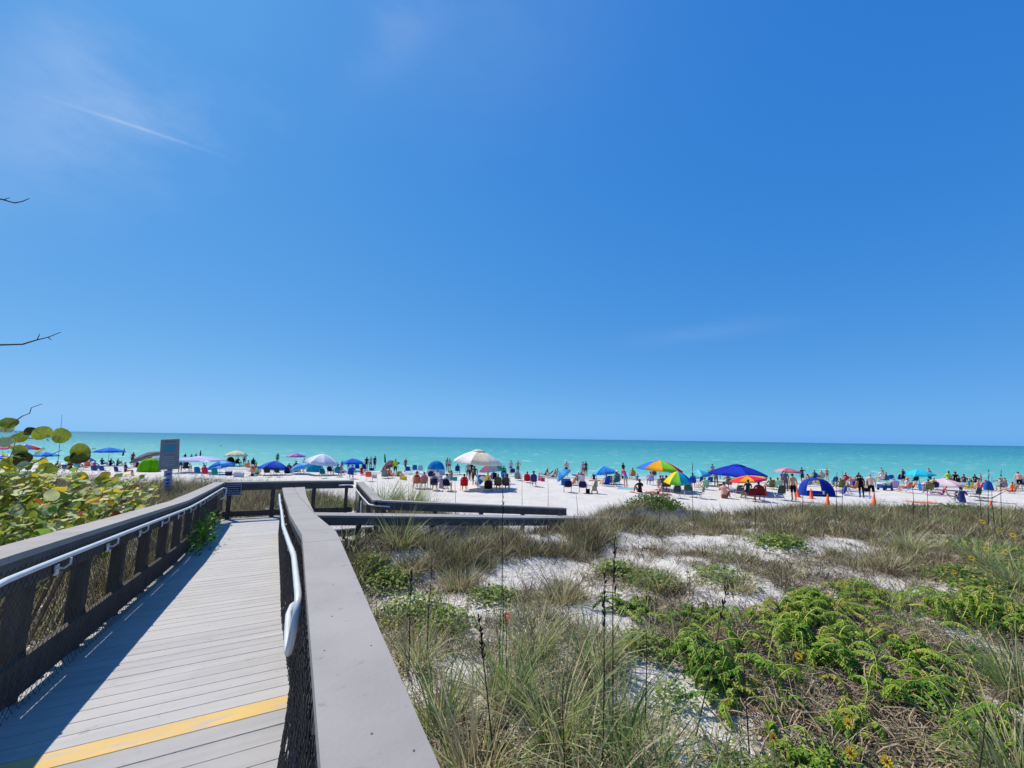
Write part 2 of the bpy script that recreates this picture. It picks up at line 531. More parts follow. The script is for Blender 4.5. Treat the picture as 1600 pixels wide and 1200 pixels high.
def water_material():
    m = bpy.data.materials.new('gulf_water'); m.use_nodes = True
    nt = m.node_tree; N, L = nt.nodes, nt.links
    b = N['Principled BSDF']; b.inputs['Roughness'].default_value = 0.28; b.inputs['Specular IOR Level'].default_value = 0.22
    b.inputs['IOR'].default_value = 1.2
    g = N.new('ShaderNodeNewGeometry'); sp = N.new('ShaderNodeSeparateXYZ'); L.new(g.outputs['Position'], sp.inputs[0])
    def m2(op, a, b2):
        n = N.new('ShaderNodeMath'); n.operation = op
        for k, s in enumerate((a, b2)):
            if isinstance(s, (int, float)): n.inputs[k].default_value = s
            else: L.new(s, n.inputs[k])
        return n.outputs[0]
    dist = m2('SUBTRACT', m2('ADD', sp.outputs[1], m2('MULTIPLY', sp.outputs[0], 0.105)), 49.2)
    lg = m2('LOGARITHM', m2('MAXIMUM', dist, 1.0), 10.0)          # 0 at the shore, 3 at a kilometre
    mpn = N.new('ShaderNodeMapping'); mpn.inputs['Scale'].default_value = (0.012, 0.05, 1)
    L.new(g.outputs['Position'], mpn.inputs[0])
    nb = N.new('ShaderNodeTexNoise'); nb.inputs['Scale'].default_value = 1; nb.inputs['Detail'].default_value = 4; L.new(mpn.outputs[0], nb.inputs[0])
    lg = m2('ADD', lg, m2('MULTIPLY', m2('SUBTRACT', nb.outputs[0], 0.5), 0.35))
    rp = N.new('ShaderNodeValToRGB'); cr = rp.color_ramp
    stops = ((0.0, (0.36, 0.56, 0.48)), (0.28, (0.14, 0.43, 0.36)), (0.50, (0.085, 0.355, 0.315)), (0.68, (0.028, 0.225, 0.25)), (1.0, (0.010, 0.125, 0.19)))
    while len(cr.elements) < len(stops): cr.elements.new(0.5)
    for e, (p, c) in zip(cr.elements, stops): e.position = p; e.color = (*c, 1)
    L.new(m2('DIVIDE', lg, 3.4), rp.inputs[0])
    # whitecaps and the wash at the edge
    mp2 = N.new('ShaderNodeMapping'); mp2.inputs['Scale'].default_value = (0.22, 0.55, 1); L.new(g.outputs['Position'], mp2.inputs[0])
    nf = N.new('ShaderNodeTexNoise'); nf.inputs['Scale'].default_value = 1.0; nf.inputs['Detail'].default_value = 7; nf.inputs['Roughness'].default_value = 0.62
    L.new(mp2.outputs[0], nf.inputs[0])
    foam = N.new('ShaderNodeMapRange'); foam.inputs[1].default_value = 0.615; foam.inputs[2].default_value = 0.66; L.new(nf.outputs[0], foam.inputs[0])
    wash = N.new('ShaderNodeMapRange'); wash.inputs[1].default_value = 1.9; wash.inputs[2].default_value = 0.2
    L.new(m2('ADD', dist, m2('MULTIPLY', nf.outputs[0], 1.6)), wash.inputs[0])
    fo = m2('MINIMUM', m2('ADD', foam.outputs[0], m2('MULTIPLY', wash.outputs[0], 0.8)), 1.0)
    mx = N.new('ShaderNodeMixRGB'); L.new(fo, mx.inputs[0]); L.new(rp.outputs[0], mx.inputs[1]); mx.inputs[2].default_value = (0.82, 0.84, 0.82, 1)
    L.new(mx.outputs[0], b.inputs['Base Color'])
    mp3 = N.new('ShaderNodeMapping'); mp3.inputs['Scale'].default_value = (0.35, 1.3, 1); L.new(g.outputs['Position'], mp3.inputs[0])
    n3 = N.new('ShaderNodeTexNoise'); n3.inputs['Scale'].default_value = 1.0; n3.inputs['Detail'].default_value = 8; n3.inputs['Roughness'].default_value = 0.6
    L.new(mp3.outputs[0], n3.inputs[0])
    bp = N.new('ShaderNodeBump'); bp.inputs['Strength'].default_value = 0.9; bp.inputs['Distance'].default_value = 0.45
    L.new(n3.outputs[0], bp.inputs['Height']); L.new(bp.outputs[0], b.inputs['Normal'])
    return m


def build_water():
    xs = np.array([-60000, -8000, -1500, -300, -100, 0, 100, 300, 1500, 8000, 60000.])
    ys = np.array([34, 46, 60, 90, 150, 400, 1500, 8000, 60000.])
    X, Y = np.meshgrid(xs, ys); V = np.stack([X, Y, X * 0], -1).reshape(-1, 3)
    i = np.arange(X.size).reshape(X.shape)
    F = np.stack([i[:-1, :-1], i[:-1, 1:], i[1:, 1:], i[1:, :-1]], -1).reshape(-1, 4)
    np_object('sea_water', V, [F], water_material(), kind='structure')


build_water()

# ------------------------------------------------------------------ boardwalk
M_deck = mat('weathered_grey_deck', (0.425, 0.408, 0.39), (0.36, 0.345, 0.33), scale=2.2, rough=0.8, bump=0.15, bscale=40, stretch=(1, 9, 1), perobj=0.05)
M_cap = mat('grey_cap_board', (0.31, 0.287, 0.265), (0.265, 0.244, 0.225), scale=4.0, rough=0.72, bump=0.07, bscale=70, stretch=(1, 1, 1), perobj=0.05, spec=0.2, detail=9)
M_post = mat('dark_timber', (0.10, 0.088, 0.076), (0.052, 0.045, 0.04), scale=5, rough=0.9, bump=0.4, stretch=(4, 4, 0.6), perobj=0.12)
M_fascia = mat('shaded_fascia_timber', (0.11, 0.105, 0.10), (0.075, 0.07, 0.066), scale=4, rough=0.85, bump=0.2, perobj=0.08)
M_wire = mat('black_coated_wire', (0.035, 0.035, 0.035), (0.02, 0.02, 0.02), rough=0.5, spec=0.4)
M_pipe = mat('white_coated_pipe', (0.66, 0.70, 0.72), (0.56, 0.60, 0.62), scale=8, rough=0.35, spec=0.5)
M_screw = mat('screw_steel', (0.12, 0.11, 0.10), rough=0.5, metal=0.6)


def yellow_paint():
    m = mat('worn_yellow_paint', (0.66, 0.43, 0.12), (0.58, 0.38, 0.13), scale=5, rough=0.7)
    nt = m.node_tree; N, L = nt.nodes, nt.links
    b = N['Principled BSDF']; src = b.inputs['Base Color'].links[0].from_socket
    tc = N.new('ShaderNodeTexCoord'); mp = N.new('ShaderNodeMapping'); mp.inputs['Scale'].default_value = (1.3, 4, 1)
    L.new(tc.outputs['Object'], mp.inputs[0])
    n = N.new('ShaderNodeTexNoise'); n.inputs['Scale'].default_value = 4.5; n.inputs['Detail'].default_value = 8; n.inputs['Roughness'].default_value = 0.7
    L.new(mp.outputs[0], n.inputs[0])
    r = N.new('ShaderNodeMapRange'); r.inputs[1].default_value = 0.50; r.inputs[2].default_value = 0.64; L.new(n.outputs[0], r.inputs[0])
    mx = N.new('ShaderNodeMixRGB'); L.new(r.outputs[0], mx.inputs[0]); L.new(src, mx.inputs[1]); mx.inputs[2].default_value = (0.42, 0.38, 0.33, 1)
    L.new(mx.outputs[0], b.inputs['Base Color'])
    return m


M_yellow = yellow_paint()


def weather(m, dust, amount, sc):
    """large uneven stains and blown sand laid over a board material, by place"""
    nt = m.node_tree; N, L = nt.nodes, nt.links
    b = N['Principled BSDF']; src = b.inputs['Base Color'].links[0].from_socket
    g = N.new('ShaderNodeNewGeometry')
    def ns(s, d, r_):
        n = N.new('ShaderNodeTexNoise'); n.inputs['Scale'].default_value = s; n.inputs['Detail'].default_value = d; n.inputs['Roughness'].default_value = r_
        L.new(g.outputs['Position'], n.inputs[0]); return n.outputs[0]
    r1 = N.new('ShaderNodeMapRange'); r1.inputs[1].default_value = 0.42; r1.inputs[2].default_value = 0.72; r1.inputs[4].default_value = amount
    L.new(ns(sc, 9, 0.65), r1.inputs[0])
    mx = N.new('ShaderNodeMixRGB'); L.new(r1.outputs[0], mx.inputs[0]); L.new(src, mx.inputs[1]); mx.inputs[2].default_value = (*dust, 1)
    r2 = N.new('ShaderNodeMapRange'); r2.inputs[1].default_value = 0.63; r2.inputs[2].default_value = 0.72; r2.inputs[4].default_value = 0.45
    L.new(ns(sc * 9, 5, 0.6), r2.inputs[0])
    m3 = N.new('ShaderNodeMixRGB'); m3.blend_type = 'MULTIPLY'; L.new(r2.outputs[0], m3.inputs[0]); L.new(mx.outputs[0], m3.inputs[1]); m3.inputs[2].default_value = (0.55, 0.5, 0.46, 1)
    L.new(m3.outputs[0], b.inputs['Base Color'])


weather(M_deck, (0.475, 0.455, 0.425), 0.7, 1.3)
M_deck_old = mat('older_grey_deck', (0.37, 0.355, 0.34), (0.31, 0.297, 0.285), scale=2.2, rough=0.8, bump=0.15, bscale=40, stretch=(1, 9, 1), perobj=0.05)
weather(M_deck_old, (0.42, 0.40, 0.375), 0.7, 1.3)
weather(M_cap, (0.36, 0.335, 0.31), 0.7, 2.2)
weather(M_post, (0.14, 0.125, 0.105), 0.4, 3.0)

walk = empty('boardwalk', W(3.0, -0.6, 1.8))
tag(walk, 'grey plank boardwalk ramp leading down through the dunes to a landing', 'boardwalk')
WINV = Matrix.Translation(-walk.location)


def under(parent, mb, name, mats, smooth=False):
    """link a mesh given in world coordinates below a thing whose Empty is not rotated"""
    o = mb.build(name, mats, parent, smooth)
    off = parent.location if parent.parent is None else parent.parent.location + parent.location
    o.location = -Vector(off)
    return o


# planks, each its own object on one shared unit mesh
pm = MB()
pw, pt = 0.136, 0.032
e = 0.003
ring = [(-pw / 2, -pt), (pw / 2, -pt), (pw / 2, -e), (pw / 2 - e, 0), (-pw / 2 + e, 0), (-pw / 2, -e)]
vs = [(-0.5, a, b) for a, b in ring] + [(0.5, a, b) for a, b in ring]
fs = [tuple(reversed(range(6))), tuple(range(6, 12))] + [(i, (i + 1) % 6, 6 + (i + 1) % 6, 6 + i) for i in range(6)]
fs = [tuple(reversed(f)) for f in fs]
pm.add(vs, fs)
PLANK = pm.mesh('plank'); 


def plank(u, v0, v1, z, pitch=0.0, rz=0.0, m=None, thing=walk):
    c = W(u, (v0 + v1) / 2, z)
    o = inst('plank', PLANK, m or M_deck, thing, c - thing.location, (0, 0, 0), (abs(v1 - v0), 1, 1))
    o.rotation_euler = Matrix.Rotation(WA + rz, 3, 'Z').to_4x4().to_3x3().to_euler()
    if pitch:
        o.rotation_euler = (Matrix.Rotation(WA + rz, 3, 'Z') @ Matrix.Rotation(pitch, 3, 'X')).to_euler()
    return o


u = 0.25
while u < 13.25:
    v0 = -1.50 - 0.026 * max(0, u - 3) - (0.0 if u < 10.2 else 0.04)
    v1 = 0.10 - 0.021 * max(0, u - 3.0) if u < 10.15 else 1.78
    dz = (deck_z(u + 0.07) - deck_z(u - 0.07)) / 0.14
    yel = abs(u - 3.09) < 0.0693
    ju = rnd.uniform(-0.0012, 0.0012)
    plank(u, v0 + rnd.uniform(-.004, .004), v1, deck_z(u) + rnd.uniform(-0.001, 0.001), math.atan(dz), ju, M_yellow if yel else (M_deck_old if u < 3.0 else None))
    u += 0.1387
# stringers under the deck edges
for v0 in (-1.40, -0.75, -0.08):
    mb = MB()
    for ua, ub in ((0.2, 3.1), (3.1, 8.0), (8.0, 13.2)):
        a = W(ua, v0 - 0.026 * max(0, ua - 3), deck_z(ua)); b = W(ub, v0 - 0.026 * max(0, ub - 3), deck_z(ub))
        n = Vector((DV[0], DV[1], 0)) * 0.022
        mb.hexa([a - n + Vector((0, 0, -.24)), a + n + Vector((0, 0, -.24)), b + n + Vector((0, 0, -.24)), b - n + Vector((0, 0, -.24)),
                 a - n + Vector((0, 0, -.036)), a + n + Vector((0, 0, -.036)), b + n + Vector((0, 0, -.036)), b - n + Vector((0, 0, -.036))])
    under(walk, mb, 'stringer', M_post)

# exit ramp to the sand
ramp = empty('exit_ramp', W(9.6, 2.0, 1.5))
tag(ramp, 'narrow plank ramp turning off the landing down to the beach', 'ramp')


def exit_z(v): return float(np.interp(v, [0.3, 1.78, 8.4], [2.02, 1.86, 1.26]))


v = 0.42
while v < 8.3:
    c = W(9.68, v, exit_z(v))
    slope = (exit_z(v + .1) - exit_z(v - .1)) / .2
    o = inst('plank', PLANK, M_deck, ramp, c - ramp.location, (0, 0, 0), (1.42 if v > 1.78 else 0.9, 1, 1))
    o.rotation_euler = (Matrix.Rotation(WA - math.pi / 2, 3, 'Z') @ Matrix.Rotation(math.atan(slope), 3, 'X')).to_euler()
    if v < 1.75: o.location = W(9.53, v, exit_z(v)) - ramp.location
    v += 0.142
for uu in (9.05, 9.68, 10.3):
    mb = MB(); mb.tube([W(uu, 0.5, exit_z(.5) - .14), W(uu, 8.3, exit_z(8.3) - .14)], 0.075, 4); under(ramp, mb, 'stringer', M_post)


def offset_path(path, side):
    """shift a list of world points sideways (to the right of travel) in plan"""
    out = []
    for i, p in enumerate(path):
        t = (path[min(i + 1, len(path) - 1)] - path[max(i - 1, 0)]); t.z = 0; t.normalize()
        out.append(p + Vector((t.y, -t.x, 0)) * side)
    return out


def strip(mb, A, B, z0, z1, mi=0):
    """solid board between two edge polylines (same length), from z0 to z1 relative to them"""
    for i in range(len(A) - 1):
        a, b, c, d = A[i], B[i], B[i + 1], A[i + 1]
        up0, up1 = Vector((0, 0, z0)), Vector((0, 0, z1))
        mb.hexa([a + up0, b + up0, c + up0, d + up0, a + up1, b + up1, c + up1, d + up1], mi)


def resample(path, step):
    L = [0]
    for i in range(len(path) - 1): L.append(L[-1] + (path[i + 1] - path[i]).length)
    n = max(1, int(round(L[-1] / step)))
    ds = np.linspace(0, L[-1], n + 1)
    P = np.array([[*p] for p in path])
    return [Vector((np.interp(d, L, P[:, 0]), np.interp(d, L, P[:, 1]), np.interp(d, L, P[:, 2]))) for d in ds]


def wire_mesh(parent, path, drop0, drop1, pitch, rad, flare=0.0):
    """chain-link netting hung along a path of points, from drop0 to drop1 below it"""
    n = int(sum((path[i + 1] - path[i]).length for i in range(len(path) - 1)) / (pitch / 2))
    pts = np.array([[*p] for p in resample(path, pitch / 2)])
    tang = np.gradient(pts, axis=0); tang[:, 2] = 0; tang /= np.linalg.norm(tang, axis=1, keepdims=True)
    k = int((drop1 - drop0) / (pitch / 2)) + 1
    zz = -(drop0 + np.arange(k) * pitch / 2)
    m = len(pts)
    sgn = np.where((np.arange(k)[None, :] + np.arange(m)[:, None]) % 2 == 0, 1.0, -1.0) * pitch * 0.26
    P = pts[:, None, :] + tang[:, None, :] * sgn[..., None]
    P = np.repeat(P, 1, 1).copy()
    P[..., 2] += zz[None, :]
    nrm = np.stack([tang[:, 1], -tang[:, 0], tang[:, 0] * 0], -1)
    P += nrm[:, None, :] * (np.where(sgn > 0, 1, -1) * rad * 0.9)[..., None]
    if flare:          # the netting bellies out over the deck where it is loose at its near end
        uu = P[..., 0] * DU[0] + P[..., 1] * DU[1]
        f = flare * (1 - sstep(uu, 1.9, 2.9)) * (np.arange(k)[None, :] / (k - 1)) ** 1.3
        P[..., 0] -= DV[0] * f; P[..., 1] -= DV[1] * f
    P += nr.normal(0, rad * 0.6, P.shape)
    V, Q = np_tubes(P, rad, 3)
    o = np_object('wire_mesh', V - np.array([*parent.location]), [Q], M_wire, parent, kind='stuff')
    return o


def railing(name, label, top, inner, cap_w, post_u, rail_h, mesh_pitch=0.055, mesh_r=0.0021, fascia=True, foot=0.0, z_post=1.2, board=3.66, cap=True, toe=True, toe_h=0.2, flare=0.0):
    """top: points along the inner top edge of the cap; inner = +1 when the walkway is to the right of travel, else -1"""
    root = empty(name, (top[0].x, top[0].y, top[0].z - rail_h))
    tag(root, label, 'railing')
    T = resample(top, 0.25)
    if cap:
        per = max(1, int(board / 0.25)); i = 0
        while i < len(T) - 1:
            j = min(len(T) - 1, i + per)
            if len(T) - 1 - j < 3: j = len(T) - 1
            seg = T[i:j + 1]
            A = list(seg); B = offset_path(T, -inner * cap_w)[i:j + 1]
            if j < len(T) - 1:
                d = (A[-1] - A[-2]).normalized() * 0.004; A[-1] = A[-1] - d; B[-1] = B[-1] - d
            mb = MB(); strip(mb, A, B, -0.038, 0.0)
            under(root, mb, 'cap_board', M_cap)
            i = j
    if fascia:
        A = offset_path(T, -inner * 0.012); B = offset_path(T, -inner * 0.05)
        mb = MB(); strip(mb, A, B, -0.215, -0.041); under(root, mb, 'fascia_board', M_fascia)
    if toe:
        A = offset_path(T, -inner * 0.055); B = offset_path(T, -inner * 0.095)
        mb = MB(); strip(mb, A, B, -rail_h + 0.06, -rail_h + toe_h); under(root, mb, 'bottom_rail', M_post)
    pc = offset_path(T, -inner * (0.097 + 0.047))
    L = [0]
    for i in range(len(T) - 1): L.append(L[-1] + (T[i + 1] - T[i]).length)
    P = np.array([[*p] for p in pc])
    for d in post_u:
        if d > L[-1]: break
        c = Vector((np.interp(d, L, P[:, 0]), np.interp(d, L, P[:, 1]), np.interp(d, L, P[:, 2])))
        t = (T[min(int(d / 0.25) + 1, len(T) - 1)] - T[min(int(d / 0.25), len(T) - 2)])
        ang = math.atan2(t.y, t.x)
        zb = min(z_post, float(terrain(c.x, c.y)) - 0.3)
        mb = MB(); mb.box((c.x, c.y, (c.z - 0.042 + zb) / 2), (0.092, 0.092, c.z - 0.042 - zb), 0, Matrix.Rotation(ang, 3, 'Z'))
        under(root, mb, 'post', M_post)
    if mesh_pitch:
        mp_ = offset_path(T, inner * 0.006 if not fascia else -inner * 0.0)
        wire_mesh(root, mp_, 0.075, rail_h - 0.015, mesh_pitch, mesh_r, flare)
    return root


def handrail(root, path, brackets, into, r=0.0165):
    """pipe along path with plate brackets reaching sideways (vector 'into') to the posts"""
    mb = MB(); mb.tube(path, r, 8)
    h = under(root, mb, 'handrail', M_pipe, True)
    for b in brackets:
        m2 = MB()
        b = Vector(b); d = Vector(into)
        m2.tube([b + Vector((0, 0, -0.012)), b + Vector((0, 0, -0.05)), b + Vector((0, 0, -0.075)) + d * 0.45, b + Vector((0, 0, -0.07)) + d], [0.007, 0.007, 0.007, 0.009], 5)
        m2.box(b + d + Vector((0, 0, -0.08)), (0.010, 0.045, 0.065), 0, Matrix.Rotation(WA, 3, 'Z'))
        o = m2.build('bracket', M_pipe, h)
    return h


# left railing
left_top = [W(uu, left_v(uu), cap_z(uu)) for uu in (0.8, 3.1, 5, 6.5, 8.0, 10, 11.8, 13.12)]
rl = railing('railing', 'long grey railing on the shaded side of the boardwalk beside the sea grape', left_top, 1, 0.235,
             [0.35 + 0.9 * i for i in range(15)], 0.95, toe_h=0.28, mesh_pitch=0.06, mesh_r=0.0017)
hp = [W(uu, left_v(uu) + 0.036 + 0.05 * math.exp(-(uu - 2.55) / .4), cap_z(uu) - 0.105) for uu in np.linspace(2.55, 12.45, 34)]
a0 = hp[0]
lo = [W(2.50, left_v(2.5) + 0.02, cap_z(2.5) - 0.34), W(2.40, left_v(2.5) + 0.06, cap_z(2.5) - 0.33), W(2.36, left_v(2.5) + 0.085, cap_z(2.5) - 0.25), W(2.42, left_v(2.5) + 0.085, cap_z(2.5) - 0.14)]
hi = [W(12.6, left_v(12.6) + 0.085, cap_z(12.6) - 0.13), W(12.64, left_v(12.6) + 0.085, cap_z(12.6) - 0.22), W(12.58, left_v(12.6) + 0.07, cap_z(12.6) - 0.33), W(12.4, left_v(12.6) + 0.02, cap_z(12.6) - 0.36)]
handrail(rl, lo + hp + hi, [W(0.8 + .35 + 0.9 * i, left_v(1.15 + .9 * i) + 0.062, cap_z(1.15 + .9 * i) - 0.105) for i in range(2, 13)], Vector((-DV[0], -DV[1], 0)) * 0.062)

# right railing: main cap plus the wedge-shaped second board that widens it towards the landing
us = (-0.6, 1.2, 3.1, 3.8, 4.6, 5.3, 6.0, 8.0, 10.1)
right_top = [W(uu, right_v(uu), cap_z(uu)) for uu in us]
rr = railing('railing', 'grey railing with broad flat cap running down beside the dune plants', right_top, -1, 0.21,
             [0.55 + 0.9 * i for i in range(13)], 0.95, mesh_pitch=0.066, mesh_r=0.0026, flare=0.085)
rr.name = 'railing'
ue = (4.62, 5.2, 6.0, 7.0, 8.0, 9.0, 10.1)
A = [W(uu, right_v(uu) + 0.215, cap_z(uu) + 0.0) for uu in ue]
B = [W(uu, float(np.interp(uu, [4.6, 6.7, 10.1], [0.236, 0.245, 0.285])), cap_z(uu)) for uu in ue]
B[-1] = B[-1]; A2 = list(A)
A2[-2] = W(9.95, right_v(9.95) + 0.215, cap_z(9.95)); B[-2] = W(9.95, 0.283, cap_z(9.95)); A2[-1] = W(10.1, right_v(10.1) + 0.25, cap_z(10.1))
mb = MB(); strip(mb, B, A2, -0.038, 0.0); under(rr, mb, 'wedge_cap_board', M_cap)
# screws in the cap
for (px_u, vv) in ((1.02, .20), (1.45, .13), (1.42, .262), (2.05, .2), (2.5, .15), (0.93, .27), (2.9, .25), (1.7, .17)):
    mb = MB(); mb.lathe([(0.0, 0.0004), (0.003, 0.0003), (0.0032, -0.004)], 8, 0, Matrix.Translation(W(px_u, vv, 3.6505))); under(rr, mb, 'screw', M_screw)
hp = [W(uu, right_v(uu) - 0.022 - 0.026 * min(1, max(0, (uu - 2.3) / 1.0)), cap_z(uu) - 0.105) for uu in np.linspace(2.34, 9.7, 34)]
z0 = 3.545
lo = [W(2.95, 0.11, z0 - 0.245), W(2.86, 0.062, z0 - 0.245), W(2.75, 0.047, z0 - 0.245), W(2.5, 0.045, z0 - 0.247), W(2.34, 0.047, z0 - 0.247), W(2.24, 0.05, z0 - 0.225), W(2.185, 0.056, z0 - 0.16), W(2.18, 0.064, z0 - 0.08), W(2.21, 0.07, z0 - 0.025), W(2.27, 0.073, z0 - 0.003)]
hi = [W(9.82, right_v(9.8) - 0.05, cap_z(9.8) - .13), W(9.86, right_v(9.8) - 0.05, cap_z(9.8) - .2), W(9.82, right_v(9.8) - 0.05, cap_z(9.8) - .3), W(9.7, right_v(9.8), cap_z(9.8) - .33)]
bru = [2.6 + 0.95 * i for i in range(8)]
handrail(rr, lo + hp + hi, [W(b, right_v(b) - 0.022 - 0.026 * min(1, max(0, (b - 2.3))), cap_z(b) - 0.107) for b in bru], Vector((DV[0], DV[1], 0)) * 0.085)

# far railing of the landing and the side that turns down to the exit
far_top = [W(13.1, left_v(13) - 0.0, 3.05), W(13.0, 0.0, 3.04), W(12.8, 1.62, 3.02)]
rf = railing('railing', 'dark railing with wire netting across the far end of the landing', far_top, 1, 0.205, [0.1, 1.1, 2.1, 2.95], 0.95)
side_top = [W(12.62, 1.66, 3.0), W(11.5, 1.72, 2.89), W(10.42, 1.78, 2.78)]
rs = railing('railing', 'short sloping railing with pipe handrail at the side of the landing', side_top, 1, 0.205, [0.1, 1.1, 2.05], 0.95)
hp = [W(12.5, 1.2, 2.93), W(12.55, 1.45, 2.93), W(12.45, 1.57, 2.92), W(12.2, 1.6, 2.86), W(11.4, 1.64, 2.77), W(10.5, 1.70, 2.68), W(10.36, 1.85, 2.66), W(10.3, 2.15, 2.63)]
handrail(rs, hp, [W(12.1, 1.61, 2.85), W(11.3, 1.65, 2.76)], Vector((DV[0], DV[1], 0)) * 0.09)
mb = MB(); mb.tube([W(11.0, 1.6, 2.7), W(11.0, 1.6, 1.95)], 0.019, 8); under(rs, mb, 'handrail_leg', M_pipe, True)
out_top = [W(10.38, 1.9, 2.775), W(10.38, 7.36, 2.25)]
ro = railing('railing', 'black-sided railing along the beach side of the exit ramp', out_top, 1, 0.205, [0.15 + 1.3 * i for i in range(6)], 0.95, mesh_pitch=0.07)
in_top = [W(8.98, 0.36, 2.835), W(8.98, 7.0, 2.285), W(8.98, 8.6, 2.15)]
ri = railing('railing', 'low grey railing of the exit ramp partly buried in dune grass', in_top, -1, 0.34, [0.9 + 1.5 * i for i in range(6)], 0.95, mesh_pitch=0.07)
# outer fascia of the two exit railings (the side that faces the dune)
T = resample(in_top, 0.25)
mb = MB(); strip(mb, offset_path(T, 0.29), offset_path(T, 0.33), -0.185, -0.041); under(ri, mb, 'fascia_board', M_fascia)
# same on the dune side of the main right railing
T = resample(right_top, 0.25)
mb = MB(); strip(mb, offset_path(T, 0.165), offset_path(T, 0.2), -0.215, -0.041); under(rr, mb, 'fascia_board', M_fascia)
# posts carrying the boardwalk
for uu in (1.3, 3.7, 6.1, 8.5, 10.9, 12.9):
    for vv in (-1.36 - 0.026 * max(0, uu - 3), -0.2):
        p = W(uu, vv); zb = float(terrain(p.x, p.y)) - 0.3
        mb = MB(); mb.box((p.x, p.y, (deck_z(uu) - 0.25 + zb) / 2), (0.13, 0.13, deck_z(uu) - 0.25 - zb), 0, Matrix.Rotation(WA, 3, 'Z')); under(walk, mb, 'pile', M_post)

# ------------------------------------------------------------------ signs
M_navy = mat('navy_sign_face', (0.018, 0.02, 0.11), (0.014, 0.016, 0.09), rough=0.5)
M_print = mat('white_sign_print', (0.62, 0.63, 0.68), rough=0.6)
M_frame = mat('sign_frame', (0.55, 0.56, 0.6), rough=0.5)
sg = empty('notice_sign', W(13.05, -1.36, 2.8))
tag(sg, 'small navy notice with white lines of text fixed to the landing railing', 'sign')
Mw = Matrix.Rotation(WA, 3, 'Z')


def on_sign(root, name, m, x, z, w, h, y, th=0.006, slot=0):
    mb = MB(); mb.box(Mw @ Vector((x, y, z)), (w, th, h), 0, Mw); return mb.build(name, m, root)


on_sign(sg, 'panel', M_navy, 0.05, 0.06, 0.38, 0.27, -0.03, 0.012)
for (x, z, w, h) in ((0.05, 0.19, 0.37, 0.008), (0.05, -0.07, 0.37, 0.008), (-0.135, 0.06, 0.008, 0.26), (0.235, 0.06, 0.008, 0.26)):
    on_sign(sg, 'border', M_frame, x, z, w, h, -0.038, 0.004)
for i in range(4):
    # a line of small print is a row of short dashes
    mb = MB(); x = -0.09
    while x < 0.19:
        w = rnd.uniform(0.015, 0.045); mb.box(Mw @ Vector((x + w / 2, -0.0375, 0.145 - i * 0.055)), (w, 0.003, 0.013), 0, Mw); x += w + 0.010
    mb.build('text_line', M_print, sg)

p = at(264.5, 757, 14.0)
zg = float(terrain(p.x, p.y))
bs = empty('beach_sign', (p.x, p.y, zg))
tag(bs, 'tall grey information board on a post with smaller animal rules panel below', 'sign')
s = 14.05 / FPX
Mw = Matrix.Rotation(R(12), 3, 'Z') @ Matrix.Rotation(R(-3.5), 3, 'Y')
M_board = mat('brown_grey_board', (0.33, 0.31, 0.30), (0.27, 0.255, 0.25), rough=0.7)
M_teal = mat('teal_panel', (0.08, 0.33, 0.42), (0.07, 0.28, 0.37), rough=0.6)
M_lilac = mat('lilac_panel', (0.38, 0.38, 0.60), (0.32, 0.34, 0.56), rough=0.6)
M_ink = mat('dark_ink', (0.02, 0.015, 0.05), rough=0.6)
M_red = mat('brick_red_ink', (0.30, 0.10, 0.08), rough=0.6)
top = EYE - 9.5 * s - zg; bot = EYE - 55 * s - zg; wd = 26.5 * s


def tapered(root, name, m, zt, zb_, wt, wb, y, th):
    mb = MB(); q = [(-wb / 2, y, zb_), (wb / 2, y, zb_), (wb / 2, y + th, zb_), (-wb / 2, y + th, zb_), (-wt / 2, y, zt), (wt / 2, y, zt), (wt / 2, y + th, zt), (-wt / 2, y + th, zt)]
    mb.hexa([Mw @ Vector(v) for v in q]); return mb.build(name, m, root)


tapered(bs, 'board', M_board, top, bot, wd * 0.92, wd, -0.05, 0.03)
for x in (0.0,):
    mb = MB(); mb.box(Mw @ Vector((x * .6, 0.03, top / 2 - 0.3)), (0.09, 0.09, top + 0.3), 0, Mw); mb.build('post', M_post, bs)
H = top - bot
on_sign(bs, 'title_line', M_red, 0, top - H * 0.08, wd * 0.55, H * 0.02, -0.054)
on_sign(bs, 'teal_panel', M_teal, 0, top - H * 0.30, wd * 0.66, H * 0.26, -0.054)
for i in range(6):
    on_sign(bs, 'text_line', M_frame if i != 0 else M_red, rnd.uniform(-.01, .01), top - H * (0.52 + 0.065 * i), wd * rnd.uniform(0.5, 0.72), H * 0.014, -0.054)
b2 = bot - 0.03; hh = 27 * s
on_sign(bs, 'rules_panel', M_lilac, 0.0, b2 - hh / 2, 10.5 * s, hh, -0.05, 0.02)
for i, (zz, w) in enumerate(((0.2, 0.6), (0.52, 0.5), (0.7, 0.55), (0.88, 0.66))):
    # animal silhouettes: body, head and legs of a small dark quadruped
    mb = MB(); zc = b2 - hh * zz; bw = 10.5 * s * w
    mb.box(Mw @ Vector((0, -0.063, zc)), (bw * 0.8, 0.004, hh * 0.05), 0, Mw)
    mb.box(Mw @ Vector((bw * 0.42, -0.063, zc + hh * 0.03)), (bw * 0.2, 0.004, hh * 0.05), 0, Mw)
    for q in (-0.32, -0.1, 0.15, 0.32): mb.box(Mw @ Vector((bw * q, -0.0632, zc - hh * 0.04)), (bw * 0.09, 0.004, hh * 0.05), 0, Mw)
    mb.build('animal_mark', M_ink, bs)

